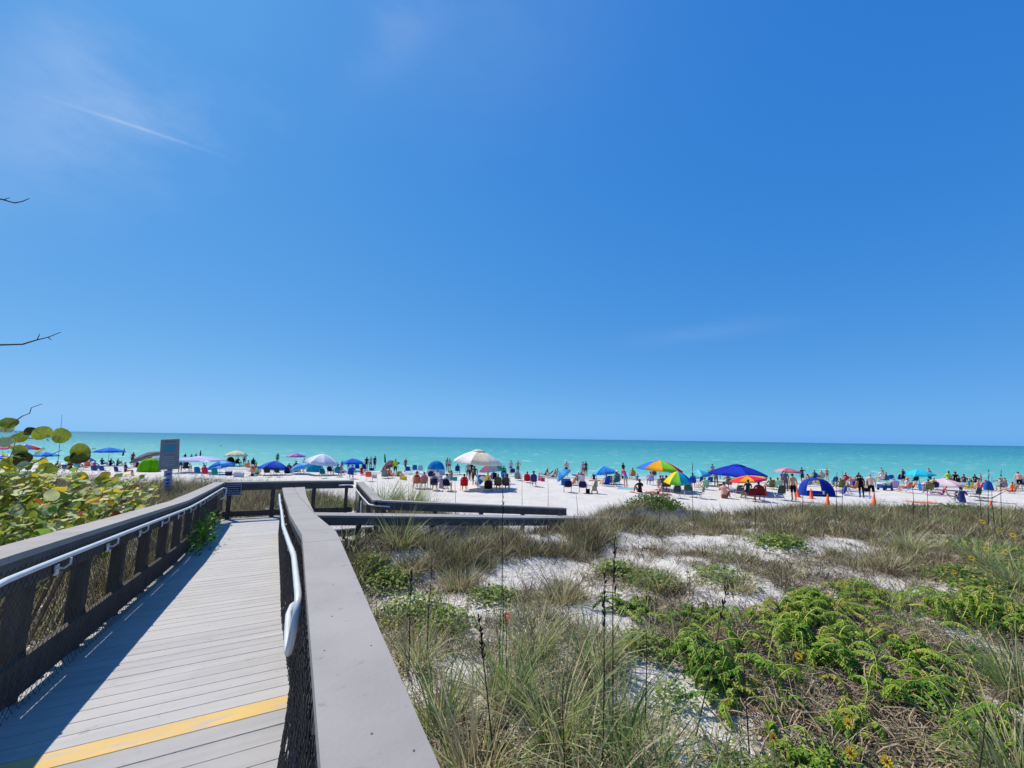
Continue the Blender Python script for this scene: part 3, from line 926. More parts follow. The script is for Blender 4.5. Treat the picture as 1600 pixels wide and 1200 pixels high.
# ------------------------------------------------------------------ dune plants
M_dry = blade_mat('dry_dune_grass', ((0.0, (0.075, 0.055, 0.032)), (0.25, (0.30, 0.23, 0.14)), (0.5, (0.60, 0.51, 0.31)), (0.72, (0.34, 0.37, 0.11)), (1.0, (0.15, 0.24, 0.05))), 0.26)
M_oat = blade_mat('sea_oats_blades', ((0.0, (0.20, 0.145, 0.085)), (0.3, (0.62, 0.53, 0.31)), (0.6, (0.35, 0.40, 0.14)), (1.0, (0.13, 0.23, 0.06))), 0.35)
M_leafg = blade_mat('green_leaflets', ((0.0, (0.42, 0.30, 0.12)), (0.08, (0.46, 0.44, 0.06)), (0.3, (0.25, 0.42, 0.03)), (0.7, (0.11, 0.27, 0.02)), (1.0, (0.045, 0.12, 0.014))), 0.4, 0.45)
M_cover = blade_mat('ground_cover_leaves', ((0.0, (0.48, 0.40, 0.08)), (0.3, (0.26, 0.35, 0.07)), (0.7, (0.14, 0.24, 0.045)), (1.0, (0.08, 0.15, 0.035))), 0.35, 0.5)
M_stem = mat('woody_stem', (0.26, 0.20, 0.14), (0.13, 0.095, 0.065), scale=14, rough=0.9)
M_ystem = mat('yellow_green_stem', (0.50, 0.44, 0.10), (0.34, 0.30, 0.08), scale=12, rough=0.8)
M_stalk = mat('dead_seed_stalk', (0.045, 0.035, 0.028), (0.022, 0.018, 0.015), scale=10, rough=0.9)


def place(n, box, fn=None, power=1.0):
    """n points on the dune inside box, kept where plants grow"""
    X, Y = [], []
    tot = 0
    while tot < n:
        x = nr.uniform(box[0], box[1], n * 2); y = nr.uniform(box[2], box[3], n * 2)
        k = nr.uniform(0, 1, n * 2) < veg(x, y) ** power * (fn(x, y) if fn is not None else 1)
        # only what the lens can see, with a margin
        k &= (np.abs(x) < 1.45 * y + 1.2)
        X.append(x[k]); Y.append(y[k]); tot += k.sum()
    X = np.concatenate(X)[:n]; Y = np.concatenate(Y)[:n]
    return X, Y


def dune_stuff():
    Vs, Qs, Ts, tt = [], [], [], []
    n0 = 0
    def put(V, F, t):
        nonlocal n0
        Vs.append(V); Qs.append(F[0] + n0); Ts.append(F[1] + n0); tt.append(t); n0 += len(V)
    # tangled brown tufts: each tuft centre carries many fine blades
    def tufts(nt, per, box, h, w, tint_mu, tint_sd, lean, spread, fn=None, power=1.0, curl=0.6, sparse=False):
        if sparse:
            X = nr.uniform(box[0], box[1], nt * 3); Y = nr.uniform(box[2], box[3], nt * 3); k_ = np.abs(X) < 1.45 * Y + 1.2; X, Y = X[k_][:nt], Y[k_][:nt]; nt = len(X)
        else:
            X, Y = place(nt, box, fn, power)
        cnt = nr.integers(int(per * 0.5), int(per * 1.5) + 1, nt)
        tid = np.repeat(np.arange(nt), cnt); n = len(tid)
        sz = nr.uniform(0.45, 1.5, nt)
        a = nr.uniform(0, 6.283, n); rr_ = spread * np.sqrt(nr.uniform(0, 1, n)) * sz[tid]
        x = X[tid] + np.cos(a) * rr_; y = Y[tid] + np.sin(a) * rr_
        uu_ = x * DU[0] + y * DU[1]; vv_ = x * DV[0] + y * DV[1]
        keep = veg(x, y) > 0.02
        if sparse: keep = ~((vv_ < 0.45) & (uu_ < 13.4) | (uu_ > 8.7) & (uu_ < 10.8) & (vv_ > 0) | (uu_ > 8.7) & (uu_ < 13.4) & (vv_ < 2.1)) & (y < 14.5)
        x, y, a, tid, rr_ = x[keep], y[keep], a[keep], tid[keep], rr_[keep]; n = len(x)
        z = terrain(x, y) - 0.02
        mu = np.clip(nr.normal(tint_mu, tint_sd, nt), 0, 1)
        t = np.clip(mu[tid] + nr.normal(0, 0.20, n), 0, 1)
        az = a + nr.normal(0, 1.1, n)
        dk = nr.uniform(0, 1, n) < 0.32; t = np.where(dk, t * 0.25, t)
        V, F, t2 = blades(np.stack([x, y, z], -1), h * sz[tid] * nr.uniform(0.45, 1.25, n), nr.uniform(0.0, lean, n), az, w * nr.uniform(0.6, 1.3, n), nr.uniform(0, curl, n), t)
        put(V, F, t2)
    right = (-5.5, 17, 2.4, 16.5); left = (-26, -5.5, 5, 18.5)
    tufts(3600, 24, right, 0.20, 0.011, 0.32, 0.28, 1.35, 0.11, curl=1.1)
    tufts(900, 34, right, 0.26, 0.010, 0.16, 0.14, 1.3, 0.15, curl=1.0)
    tufts(1300, 18, (-3, 16, 5, 15), 0.24, 0.012, 0.45, 0.26, 0.95, 0.22, curl=0.9)
    tufts(1500, 13, (-3.5, 15, 4.5, 14), 0.19, 0.0095, 0.22, 0.24, 1.2, 0.09, curl=1.0, sparse=True)
    tufts(420, 30, (-4, 4, 7, 12.5), 0.34, 0.012, 0.4, 0.24, 0.8, 0.2, lambda x, y: ((x * DU[0] + y * DU[1]) > 7.2) & ((x * DU[0] + y * DU[1]) < 8.72))
    tufts(560, 18, right, 0.36, 0.0115, 0.58, 0.26, 0.7, 0.13)
    tufts(950, 22, (-3, 19, 10.5, 16.4), 0.33, 0.014, 0.42, 0.26, 0.9, 0.2, power=.9)
    tufts(3800, 20, left, 0.44, 0.013, 0.40, 0.24, 0.8, 0.25, power=.5)
    tufts(260, 20, (-9, -2.5, 1.5, 9), 0.3, 0.008, 0.5, 0.25, 0.7, 0.2)
    o = np_object('dune_grass', np.concatenate(Vs), [np.concatenate(Qs), np.concatenate(Ts)], M_dry, tint=np.concatenate(tt), kind='stuff')
    tag(o, 'brown and green tangled grass covering the white dune sand', 'grass')


dune_stuff()


# seen-from-afar tufts on the beach edge
def litter():
    n = 2600
    X, Y = place(n, (-4, 12, 2.2, 9), lambda x, y: 0.3 + 0.7 * (x > 1.0))
    L_ = nr.uniform(0.15, 0.7, n); a = nr.uniform(0, 6.283, n); c = nr.normal(0, 0.6, n)
    k = 5; P = np.zeros((n, k, 3))
    for i in range(k):
        t = i / (k - 1) - 0.5
        P[:, i, 0] = X + np.cos(a + c * t) * L_ * t; P[:, i, 1] = Y + np.sin(a + c * t) * L_ * t
    P[..., 2] = terrain(P[..., 0], P[..., 1]) + 0.012 + nr.uniform(0, 0.08, n)[:, None] * (1 - 4 * (np.linspace(-.5, .5, k) ** 2))[None, :]
    V, Q = np_tubes(P, nr.uniform(0.002, 0.006, n)[:, None] * np.ones((1, k)), 3)
    o = np_object('dead_vine_litter', V, [Q], mat('tan_dead_vine', (0.36, 0.28, 0.19), (0.20, 0.15, 0.11), scale=3, rough=0.9, coord='Object'), kind='stuff')
    tag(o, 'tan dead runners and sticks lying across the dune sand', 'plant litter')

    # tangles of dead stems around the vines
    Ps = []
    for (px, py, Y_, r_, m) in ((1390, 1040, 4.4, .6, 170), (1450, 1060, 4.2, .5, 130), (1300, 1070, 4.1, .5, 120), (1380, 960, 5.6, .6, 130), (1220, 1090, 3.9, .4, 80), (1500, 1010, 4.8, .5, 110), (1170, 1000, 5.1, .4, 80), (720, 1150, 3.1, .35, 90), (940, 1170, 3.0, .3, 70), (1420, 1130, 3.5, .4, 90)):
        q = at(px, py, Y_)
        a = nr.uniform(0, 6.283, m); rr_ = r_ * np.sqrt(nr.uniform(0, 1, m)); x = q.x + np.cos(a) * rr_; y = q.y + np.sin(a) * rr_
        l = nr.uniform(.15, .55, m); b = nr.uniform(0, 6.283, m); c = nr.normal(0, .8, m); hz = nr.uniform(0, .16, m); P = np.zeros((m, k, 3))
        for i in range(k):
            t = i / (k - 1) - .5; P[:, i, 0] = x + np.cos(b + c * t) * l * t; P[:, i, 1] = y + np.sin(b + c * t) * l * t
        P[..., 2] = terrain(P[..., 0], P[..., 1]) + .012 + hz[:, None] * (1 - 4 * (np.linspace(-.5, .5, k) ** 2))[None, :] + nr.normal(0, .03, m)[:, None] * np.linspace(-1, 1, k)[None, :] ** 2
        Ps.append(P)
    P = np.concatenate(Ps)
    V, Q = np_tubes(P, nr.uniform(0.0025, 0.0075, len(P))[:, None] * np.ones((1, k)), 3)
    o = np_object('dead_stem_tangle', V, [Q], mat('brown_dead_stem', (0.45, 0.345, 0.23), (0.24, 0.17, 0.11), scale=4, rough=0.9), kind='stuff')
    tag(o, 'brown tangle of dead stems between the coin vines', 'plant litter')


litter()


def oat_clump(px, py, Y, h, n, label, mu=0.7, spread=0.16, w=0.009, lean=0.5, curl=0.75):
    """a clump of arching grass: green blades and a skirt of dead straw"""
    p = at(px, py, Y); z = float(terrain(p.x, p.y))
    root = empty('grass_clump', (p.x, p.y, z))
    tag(root, label, 'grass clump', 'tall grass clumps on the dune')
    for (name, k, hh, m, s, ln, cl) in (('green_blades', int(n * 0.65), h, mu, 0.22, lean * 1.15, curl * 1.1), ('dry_skirt', int(n * 0.8), h * 0.62, 0.24, 0.16, 1.2, 1.0)):
        a = nr.uniform(0, 6.283, k); r_ = spread * np.sqrt(nr.uniform(0, 1, k))
        x = np.cos(a) * r_; y = np.sin(a) * r_
        zz = terrain(x + p.x, y + p.y) - z - 0.02
        V, F, t = blades(np.stack([x, y, zz], -1), hh * nr.uniform(0.45, 1.15, k), nr.uniform(0, ln, k), a + nr.normal(0, 0.5, k), w * nr.uniform(0.6, 1.3, k),
                         nr.uniform(0.1, cl, k), np.clip(nr.normal(m, s, k), 0, 1))
        np_object(name, V, F, M_oat, root, tint=t, kind='stuff')
    return root


CL = [  # picture point of the foot, distance ahead, height, blades, words
    (690, 1075, 3.7, 0.75, 260, 'arching green grass clump with straw skirt close beside the railing cap', .75),
    (745, 1160, 3.0, 0.8, 300, 'broad straw-coloured grass clump leaning over dead leaves by the railing', .4),
    (800, 1080, 3.9, 0.85, 280, 'upright green grass clump around the tall dark stalks', .85),
    (868, 1130, 3.4, 0.9, 320, 'dense green grass clump with pale drooping tips', .7),
    (905, 1190, 2.8, 0.75, 260, 'dry bleached grass clump at the lower edge of the dune', .3),
    (960, 1100, 3.5, 0.9, 300, 'tall blue-green grass clump beside a bare sand hollow', .9),
    (930, 1010, 4.6, 0.8, 240, 'grey-green arching grass clump in the middle of the dune', .6),
    (1000, 1160, 3.0, 0.8, 280, 'bright green grass clump left of the coin vine', .9),
    (840, 1010, 4.8, 0.75, 220, 'bleached wispy grass clump among brown tangle', .35),
    (1060, 1185, 2.9, 0.6, 200, 'low green grass clump near the yellow flowers', .8),
    (650, 990, 4.6, 0.6, 200, 'small yellowish grass clump below the cap board', .55),
    (625, 850, 8.2, 0.9, 260, 'large olive grass clump growing against the exit ramp', .55),
    (545, 850, 8.0, 0.7, 160, 'pale wispy grass clump in front of the landing netting', .4),
    (600, 770, 13.8, 1.35, 420, 'tall green grass behind the landing railing on the beach side', .8),
    (640, 775, 14.2, 1.3, 420, 'light green grass behind the exit ramp railing', .7),
    (675, 785, 14.0, 0.9, 260, 'short pale grass at the foot of the exit ramp railing', .6),
    (970, 795, 12.6, 0.55, 260, 'green grass tuft at the end of the exit ramp', .75),
    (1010, 790, 13.6, 0.5, 260, 'leafy green tuft where the dune meets the beach', .95),
    (1420, 830, 9.6, 0.65, 300, 'bushy olive grass clump right of the dune hollow', .55),
    (1530, 850, 8.6, 0.7, 300, 'tall olive grass clump on the far side of the sunflowers', .6),
    (1590, 900, 7.0, 0.8, 320, 'leaning green grass clump at the far right of the dune', .75),
    (1470, 800, 12.2, 0.45, 240, 'soft green grass on the dune crest near an orange cone', .7),
    (1360, 800, 12.4, 0.45, 240, 'mixed straw grass on the dune crest below the bathers', .5),
    (1560, 800, 12.4, 0.5, 240, 'yellow-green grass on the dune crest at its right end', .65),
    (1240, 805, 12.2, 0.4, 240, 'brown-green grass on the dune crest below the navy tent', .35),
    (1120, 805, 12.0, 0.4, 240, 'grey-brown grass on the dune crest below the folding chairs', .3),
    (1595, 1060, 4.3, 0.9, 300, 'long slanting grass clump beside the right-hand coin vine', .75),
    (1585, 1170, 3.3, 0.8, 260, 'yellow-green grass clump in the lower right corner of the dune', .6),
    (1380, 860, 8.3, 0.55, 200, 'dark dry grass clump beside the bright sand patch', .2),
    (1150, 905, 6.8, 0.5, 200, 'dark brown grass clump on white sand', .2),
    (1030, 905, 7.0, 0.5, 200, 'greyish grass clump beside the pale sand slope', .3),
    (880, 930, 6.2, 0.55, 220, 'dark tangled grass clump in the middle of the dune', .25),
    (720, 900, 6.8, 0.55, 220, 'brown bristly grass clump left of the tall stalk', .25),
    (640, 870, 7.4, 0.5, 180, 'dark grass clump growing under the exit ramp railing', .3),
]
for (px, py, Y, h, n, lab, mu) in CL:
    oat_clump(px, py, Y, h, int(n * (0.55 if Y < 6 else 0.85)), lab, mu, spread=0.10 + 0.014 * Y, w=0.0115 + 0.0004 * Y)


def leaf_cards(C, Dr, Nn, ln, wd, tint):
    """small folded leaves: centre base C, direction Dr, normal Nn; six corners, four triangles"""
    n = len(C)
    S = np.cross(Dr, Nn); S /= np.linalg.norm(S, axis=1, keepdims=True) + 1e-9
    ln = np.broadcast_to(ln, n)[:, None]; wd = np.broadcast_to(wd, n)[:, None]
    p0 = C; p3 = C + Dr * ln - Nn * ln * 0.12
    m1 = C + Dr * ln * 0.33; m2 = C + Dr * ln * 0.7
    V = np.stack([p0, m1 + S * wd * 0.5 + Nn * wd * 0.14, m2 + S * wd * 0.44 + Nn * wd * 0.1, p3, m2 - S * wd * 0.44 + Nn * wd * 0.1, m1 - S * wd * 0.5 + Nn * wd * 0.14], 1).reshape(-1, 3)
    i = np.arange(n)[:, None] * 6
    Q = np.concatenate([i + np.array([[0, 1, 2, 3]]), i + np.array([[0, 3, 4, 5]])])
    return V, Q, np.repeat(tint, 6)


def unit_rows(a): return a / (np.linalg.norm(a, axis=1, keepdims=True) + 1e-9)


def coin_vine(px, py, Y, rad, h, nb, label, mu=0.45, leaf=0.05):
    """arching yellow stems with two comb-like rows of oval leaflets"""
    p = at(px, py, Y); z = float(terrain(p.x, p.y))
    root = empty('coin_vine', (p.x, p.y, z))
    tag(root, label, 'shrub', 'coin vine shrubs on the dune')
    k = 14
    P = np.zeros((nb, k, 3)); ts = np.linspace(0, 1, k)
    az = nr.uniform(0, 6.283, nb); ln = rad * nr.uniform(0.45, 1.15, nb); hh = h * nr.uniform(0.35, 1.1, nb)
    bx = nr.normal(0, rad * 0.5, nb); by = nr.normal(0, rad * 0.5, nb); bend = nr.normal(0, 0.9, nb)
    for i, t in enumerate(ts):
        aa = az + bend * t
        P[:, i, 0] = bx + np.cos(aa) * ln * t; P[:, i, 1] = by + np.sin(aa) * ln * t
        P[:, i, 2] = hh * np.sin(np.pi * (0.12 + 0.72 * t)) * 1.05 - hh * 0.3
    g = terrain(P[..., 0] + p.x, P[..., 1] + p.y) - z
    P[..., 2] = np.maximum(P[..., 2] + h * 0.12 + g * 0.9, g + 0.03)
    P[:, 0, 2] = g[:, 0] - 0.02
    V, Q = np_tubes(P, np.linspace(0.007, 0.0028, k)[None, :] * np.ones((nb, 1)), 3)
    np_object('stems', V, [Q], M_ystem, root, kind='stuff')
    # leaflets along every arch
    m = 24
    tl = np.linspace(0.12, 1.0, m)
    f = tl * (k - 1); i0 = np.minimum(f.astype(int), k - 2); w = (f - i0)[None, :, None]
    C = P[:, i0] * (1 - w) + P[:, i0 + 1] * w
    T = P[:, i0 + 1] - P[:, i0]; T /= np.linalg.norm(T, axis=2, keepdims=True) + 1e-9
    S = np.cross(T, np.array([0, 0, 1.0])); S /= np.linalg.norm(S, axis=2, keepdims=True) + 1e-9
    out = []
    tb = np.clip(nr.normal(mu, 0.22, nb), 0.1, 1)
    for sg_ in (-1, 1):
        D = S * sg_ * 0.8 + T * 0.35 + np.array([0, 0, -0.32]) + nr.normal(0, 0.14, C.shape)
        Nn = np.array([0, 0, 1.0]) + S * sg_ * 0.35 + nr.normal(0, 0.16, C.shape)
        out.append((C.reshape(-1, 3), unit_rows(D.reshape(-1, 3)), unit_rows(Nn.reshape(-1, 3))))
    C2 = np.concatenate([o[0] for o in out]); D2 = np.concatenate([o[1] for o in out]); N2 = np.concatenate([o[2] for o in out])
    t = np.clip(np.tile(np.repeat(tb, m), 2) + nr.normal(0, 0.13, len(C2)), 0, 1)
    V, Q, t2 = leaf_cards(C2, D2, N2, leaf * nr.uniform(0.75, 1.25, len(C2)), leaf * 0.52 * nr.uniform(0.85, 1.15, len(C2)), t)
    np_object('leaflets', V, [Q], M_leafg, root, tint=t2, kind='stuff')
    # the brown stems it stands on
    n = 16; P = np.zeros((n, 6, 3))
    a = nr.uniform(0, 6.283, n); l = rad * nr.uniform(0.5, 1.1, n)
    for i in range(6):
        t = i / 5; P[:, i, 0] = np.cos(a + t * .8) * l * t; P[:, i, 1] = np.sin(a + t * .8) * l * t
    P[..., 2] = terrain(P[..., 0] + p.x, P[..., 1] + p.y) - z + 0.02 + 0.1 * h * np.sin(np.linspace(0, 3.1, 6))[None, :]
    V, Q = np_tubes(P, 0.006, 4)
    np_object('woody_base', V, [Q], M_stem, root, kind='stuff')
    return root


CV = [
    (1120, 1030, 4.7, 0.62, 0.42, 34, 'dark green coin vine mound spilling onto a bare sand slope', .6),
    (1160, 1075, 4.2, 0.34, 0.24, 14, 'small coin vine arch reaching over pale sand', .3),
    (1260, 1000, 5.1, 0.72, 0.50, 44, 'large bright coin vine mound in the middle of the right dune', .4),
    (1290, 935, 6.1, 0.70, 0.45, 36, 'coin vine mound behind the largest one', .45),
    (1230, 960, 5.7, 0.50, 0.40, 26, 'yellow-green coin vine beside brown twigs', .3),
    (1440, 1010, 4.9, 0.55, 0.35, 26, 'coin vine sprawling across dead runners', .35),
    (1470, 1080, 4.2, 0.55, 0.42, 30, 'coin vine mound shading a dark hollow of dead stems', .5),
    (1500, 940, 6.0, 0.62, 0.5, 34, 'lush coin vine right of the bright sand patch', .4),
    (1580, 950, 5.9, 0.62, 0.5, 34, 'yellow-tipped coin vine under tall grass', .3),
    (1345, 905, 6.7, 0.5, 0.32, 22, 'low coin vine trailing toward the bright sand patch', .35),
    (1330, 1100, 3.8, 0.26, 0.28, 13, 'little upright coin vine with yellow stems', .35),
    (1260, 1140, 3.4, 0.30, 0.24, 14, 'small coin vine among the ground cover leaves', .4),
    (1000, 935, 6.0, 0.5, 0.22, 22, 'flat dark green coin vine mat on the slope', .75),
    (1100, 955, 5.9, 0.4, 0.22, 16, 'low dark coin vine among grey twigs', .7),
    (1540, 1120, 3.7, 0.34, 0.3, 15, 'ragged coin vine beside slanting grass', .4),
]
for (px, py, Y, r_, h, nb, lab, mu) in CV:
    coin_vine(px, py, Y, r_ * 0.74, h * 0.72, int(nb * 1.5), lab, mu + 0.08, leaf=0.043)


def cover_stuff():
    """low leafy ground cover in patches"""
    Cs = []
    for (px, py, Y, r_, n) in ((1200, 1165, 3.1, .55, 900), (1330, 1160, 3.15, .5, 900), (1270, 1190, 2.9, .4, 600), (1450, 1170, 3.1, .4, 500), (1010, 1000, 4.9, .35, 500), (640, 930, 6.0, .5, 700), (700, 960, 5.5, .35, 450),
                              (610, 900, 7.0, .4, 500), (575, 885, 7.4, .35, 450), (860, 1150, 3.1, .3, 300), (1215, 835, 9.8, .6, 500), (1560, 840, 9.4, .8, 1100), (1590, 870, 8.0, .6, 800), (1500, 885, 7.6, .5, 600), (1540, 905, 7.0, .5, 600), (1490, 1130, 3.5, .3, 300), (1020, 895, 7.2, .5, 500),
                              (1130, 890, 7.2, .5, 450), (770, 925, 6.3, .35, 350), (960, 880, 7.8, .4, 400), (1050, 1060, 4.1, .22, 260), (1380, 1190, 2.85, .35, 420), (520, 785, 14.2, .6, 500), (535, 800, 12.9, .5, 400)):
        p = at(px, py, Y)
        a = nr.uniform(0, 6.283, n); r2 = r_ * np.sqrt(nr.uniform(0, 1, n)) * nr.uniform(0.5, 1.25, n)
        x = p.x + np.cos(a) * r2; y = p.y + np.sin(a) * r2
        z = terrain(x, y) + nr.uniform(0.02, 0.22, n) * (1 - 0.6 * r2 / (r_ * 1.3))
        Cs.append(np.stack([x, y, z, np.full(n, max(0.03, 0.0075 * Y))], -1))
    C = np.concatenate(Cs); n = len(C)
    D = unit_rows(np.stack([nr.normal(0, 1, n), nr.normal(0, 1, n), nr.normal(0.1, 0.35, n)], -1)); Nn = unit_rows(np.stack([nr.normal(0, .4, n), nr.normal(0, .4, n), np.ones(n)], -1))
    V, Q, t = leaf_cards(C[:, :3], D, Nn, C[:, 3] * nr.uniform(0.8, 1.5, n), C[:, 3] * nr.uniform(0.6, 1.0, n), np.clip(nr.normal(0.5, 0.25, n), 0, 1))
    o = np_object('ground_cover', V, [Q], M_cover, tint=t, kind='stuff')
    tag(o, 'low leafy green ground cover scattered between the dune grasses', 'ground cover')


cover_stuff()

# dune sunflowers
M_petal = mat('yellow_petal', (0.80, 0.52, 0.02), (0.72, 0.42, 0.02), rough=0.6, trans=0.2)
M_disc = mat('brown_flower_disc', (0.10, 0.045, 0.015), rough=0.9)
fl = MB()
for k in range(11):
    a = 2 * math.pi * k / 11
    c, s_ = math.cos(a), math.sin(a); b1 = (-s_, c)
    fl.add([(c * .008, s_ * .008, 0), (c * .024 + b1[0] * .0075, s_ * .024 + b1[1] * .0075, .004), (c * .04, s_ * .04, .001), (c * .024 - b1[0] * .0075, s_ * .024 - b1[1] * .0075, .004)], [(0, 1, 2, 3)])
PETALS = fl.mesh('petals')
fd = MB(); fd.lathe([(0.0, 0.010), (0.007, 0.008), (0.010, 0.002), (0.009, -0.004), (0.0, -0.006)], 9); DISC = fd.mesh('flower_disc', True)
for (px, py, Y, lab) in ((1328, 1176, 2.95, 'yellow dune sunflower with brown centre in the leafy ground cover'), (1208, 1152, 3.2, 'small yellow dune sunflower under the coin vine'),
                         (1325, 1130, 3.5, 'yellow dune sunflower on a thin stem beside dead runners'), (1385, 1190, 2.85, 'yellow dune sunflower low among dead leaves'),
                         (985, 1010, 4.7, 'yellow dune sunflower beside the blue-green grass clump'), (1518, 872, 8.0, 'yellow dune sunflower high in the olive grass'),
                         (1523, 880, 7.9, 'yellow dune sunflower just below its neighbour in the olive grass'), (1562, 827, 9.6, 'yellow dune sunflower near the dune crest'), (1578, 883, 7.9, 'yellow dune sunflower by the leaning grass clump'),
                         (1582, 836, 9.3, 'yellow dune sunflower second from the dune crest'), (1590, 845, 9.2, 'yellow dune sunflower third from the dune crest'), (1492, 897, 7.5, 'yellow dune sunflower above the lush coin vine'), (1540, 858, 8.6, 'yellow dune sunflower beside the tall olive clump'), (1570, 862, 8.4, 'yellow dune sunflower half hidden in leaves by the tall olive clump'), (1552, 895, 7.4, 'yellow dune sunflower on the leafy bank above the yellow-tipped coin vine'), (1585, 905, 7.0, 'yellow dune sunflower on the leafy bank beside the leaning clump'), (1535, 815, 10.2, 'yellow dune sunflower right on the dune crest'), (1247, 1025, 4.6, 'single yellow bloom on the large coin vine mound')):
    p = at(px, py, Y); zt = float(terrain(p.x, p.y)); p.z = max(p.z, zt + 0.16)
    h = p.z - zt
    root = empty('dune_sunflower', (p.x, p.y, zt)); tag(root, lab, 'flower', 'yellow dune sunflowers')
    sc = 1.0 + max(0, Y - 4) * 0.11
    tl = (R(-48), R(rnd.uniform(-15, 15)), R(rnd.uniform(-30, 30)))
    tl = (R(48), 0, R(rnd.uniform(-30, 30)))
    inst('petals', PETALS, M_petal, root, (0, 0, h), tl, (sc,) * 3); inst('flower_disc', DISC, M_disc, root, (0, -0.002, h + 0.002), tl, (sc,) * 3)
    mb = MB(); mb.tube([(0.02, 0.03, -0.02), (0.015, 0.02, h * 0.5), (0, 0.004, h - 0.004)], 0.004, 4); mb.build('stem', M_ystem, root)

# the orange-red bloom in the grass
p = at(792, 963, 5.2); zt = float(terrain(p.x, p.y)); p.z = max(p.z, zt + .15)
root = empty('blanket_flower', (p.x, p.y, zt)); tag(root, 'orange-red blanket flower at the foot of the tallest dark stalk', 'flower')
inst('petals', PETALS, mat('orange_petal', (0.75, 0.13, 0.05), (0.7, 0.2, 0.08), rough=.6), root, (0, 0, p.z - zt), (R(50), 0, 0), (1.4,) * 3)
mb = MB(); mb.tube([(0.02, 0, -0.02), (0, 0.004, p.z - zt - .003)], 0.004, 4); mb.build('stem', M_ystem, root)

# tall dark stalks, some with a ragged seed head
ST = [  # top px, py, foot px, py, distance, seed head
    (786, 735, 787, 1000, 5.2, 1), (675, 862, 668, 1010, 4.6, 0), (643, 890, 640, 1030, 4.5, 1), (748, 962, 775, 1190, 3.1, 1), (783, 900, 780, 1050, 4.6, 0), (790, 955, 793, 1110, 4.0, 0),
    (945, 900, 940, 1190, 3.0, 1), (961, 840, 957, 1150, 3.3, 1), (1137, 915, 1085, 1130, 3.7, 1), (1540, 1105, 1520, 1195, 2.9, 0), (1030, 765, 1030, 812, 11.5, 0), (816, 745, 817, 800, 13.4, 0),
    (856, 745, 857, 800, 13.4, 0), (711, 740, 712, 790, 13.6, 0), (1253, 745, 1253, 800, 12.5, 0), (1308, 740, 1306, 800, 12.4, 1), (1316, 735, 1314, 800, 12.4, 0), (1082, 722, 1082, 795, 12.2, 1),
    (1425, 740, 1425, 800, 12.0, 0), (1448, 755, 1448, 800, 12.0, 0), (1545, 735, 1541, 805, 11.6, 1), (1564, 735, 1562, 800, 11.6, 1), (1550, 745, 1551, 800, 11.8, 0), (1530, 755, 1531, 800, 11.9, 0), (97, 648, 93, 745, 7.0, 0),
    (1180, 770, 1180, 820, 11.0, 0), (900, 770, 905, 812, 10.8, 0), (1160, 1010, 1168, 1120, 3.6, 0), (1010, 985, 1005, 1150, 3.4, 0), (880, 1060, 884, 1190, 2.9, 0)]
GR = 'tall dead sea oats stalks'
OWN = {4: 'short headless stalk beside the tallest dark stalk', 5: 'headless stalk just below the orange-red blanket flower', 27: 'headless stalk rising from the small coin vine arch', 28: 'headless stalk within the blue-green grass clump', 29: 'headless stalk beside the dry bleached grass clump', 0: 'tallest dark sea oats stalk rising past the exit ramp railing to the sea', 3: 'leaning dark sea oats stalk between the straw clump and the green clump', 6: 'dark sea oats stalk rooted beside the bright green grass clump',
       7: 'dark sea oats stalk with ragged head above the blue-green grass clump', 8: 'slanting dark sea oats stalk crossing the dark green coin vine', 9: 'short dark stalk beside the ragged coin vine', 24: 'lone thin stalk rising out of the sea grape', 2: 'dark stalk with a small head close beside the cap board',
       1: 'thin dark stalk next to the cap board stalk', 17: 'dark stalk with ragged head on the crest before the turquoise striped umbrella', 15: 'dark stalk with ragged head on the crest below the crimson chair', 20: 'dark stalk with ragged head on the crest before the small blue shelter', 21: 'dark stalk with ragged head on the crest below the swimmers'}
words = ['plain headless dark stalk rising from the dune crest against the beach', 'tall dark sea oats stalk with a ragged seed head on the dune']
for i, (tx, ty, fx, fy, Y, sh) in enumerate(ST):
    f_ = at(fx, fy, Y); zt = float(terrain(f_.x, f_.y)); t_ = at(tx, ty, Y)
    base = Vector((f_.x, f_.y, zt)); tip = t_ - base
    root = empty('sea_oats_stalk', base); tag(root, OWN.get(i, words[sh]), 'stalk', GR)
    mid = tip * 0.5 + Vector((rnd.uniform(-.015, .015), rnd.uniform(-.03, .03), 0))
    rr_ = 0.0045 if Y > 2.5 else 0.004
    if Y > 9: rr_ = 0.0065
    mb = MB(); mb.tube([(0, 0, -0.03), mid * 0.5, mid, (mid + tip) / 2 + Vector((rnd.uniform(-.01, .01), 0, 0)), tip], [rr_ * 1.4, rr_ * 1.2, rr_, rr_ * .8, rr_ * .5], 5)
    mb.build('stem', M_stalk, root)
    if sh:
        n = 26; tq = nr.uniform(0.72, 1.0, n)
        C = np.array([*tip])[None] * tq[:, None]; D = unit_rows(np.stack([nr.normal(0, .35, n), nr.normal(0, .35, n), np.ones(n)], -1))
        V, Q, t = leaf_cards(C, D, unit_rows(nr.normal(0, 1, (n, 3))), 0.045, 0.012, np.zeros(n))
        np_object('seed_head', V, [Q], M_stalk, root, kind='stuff')

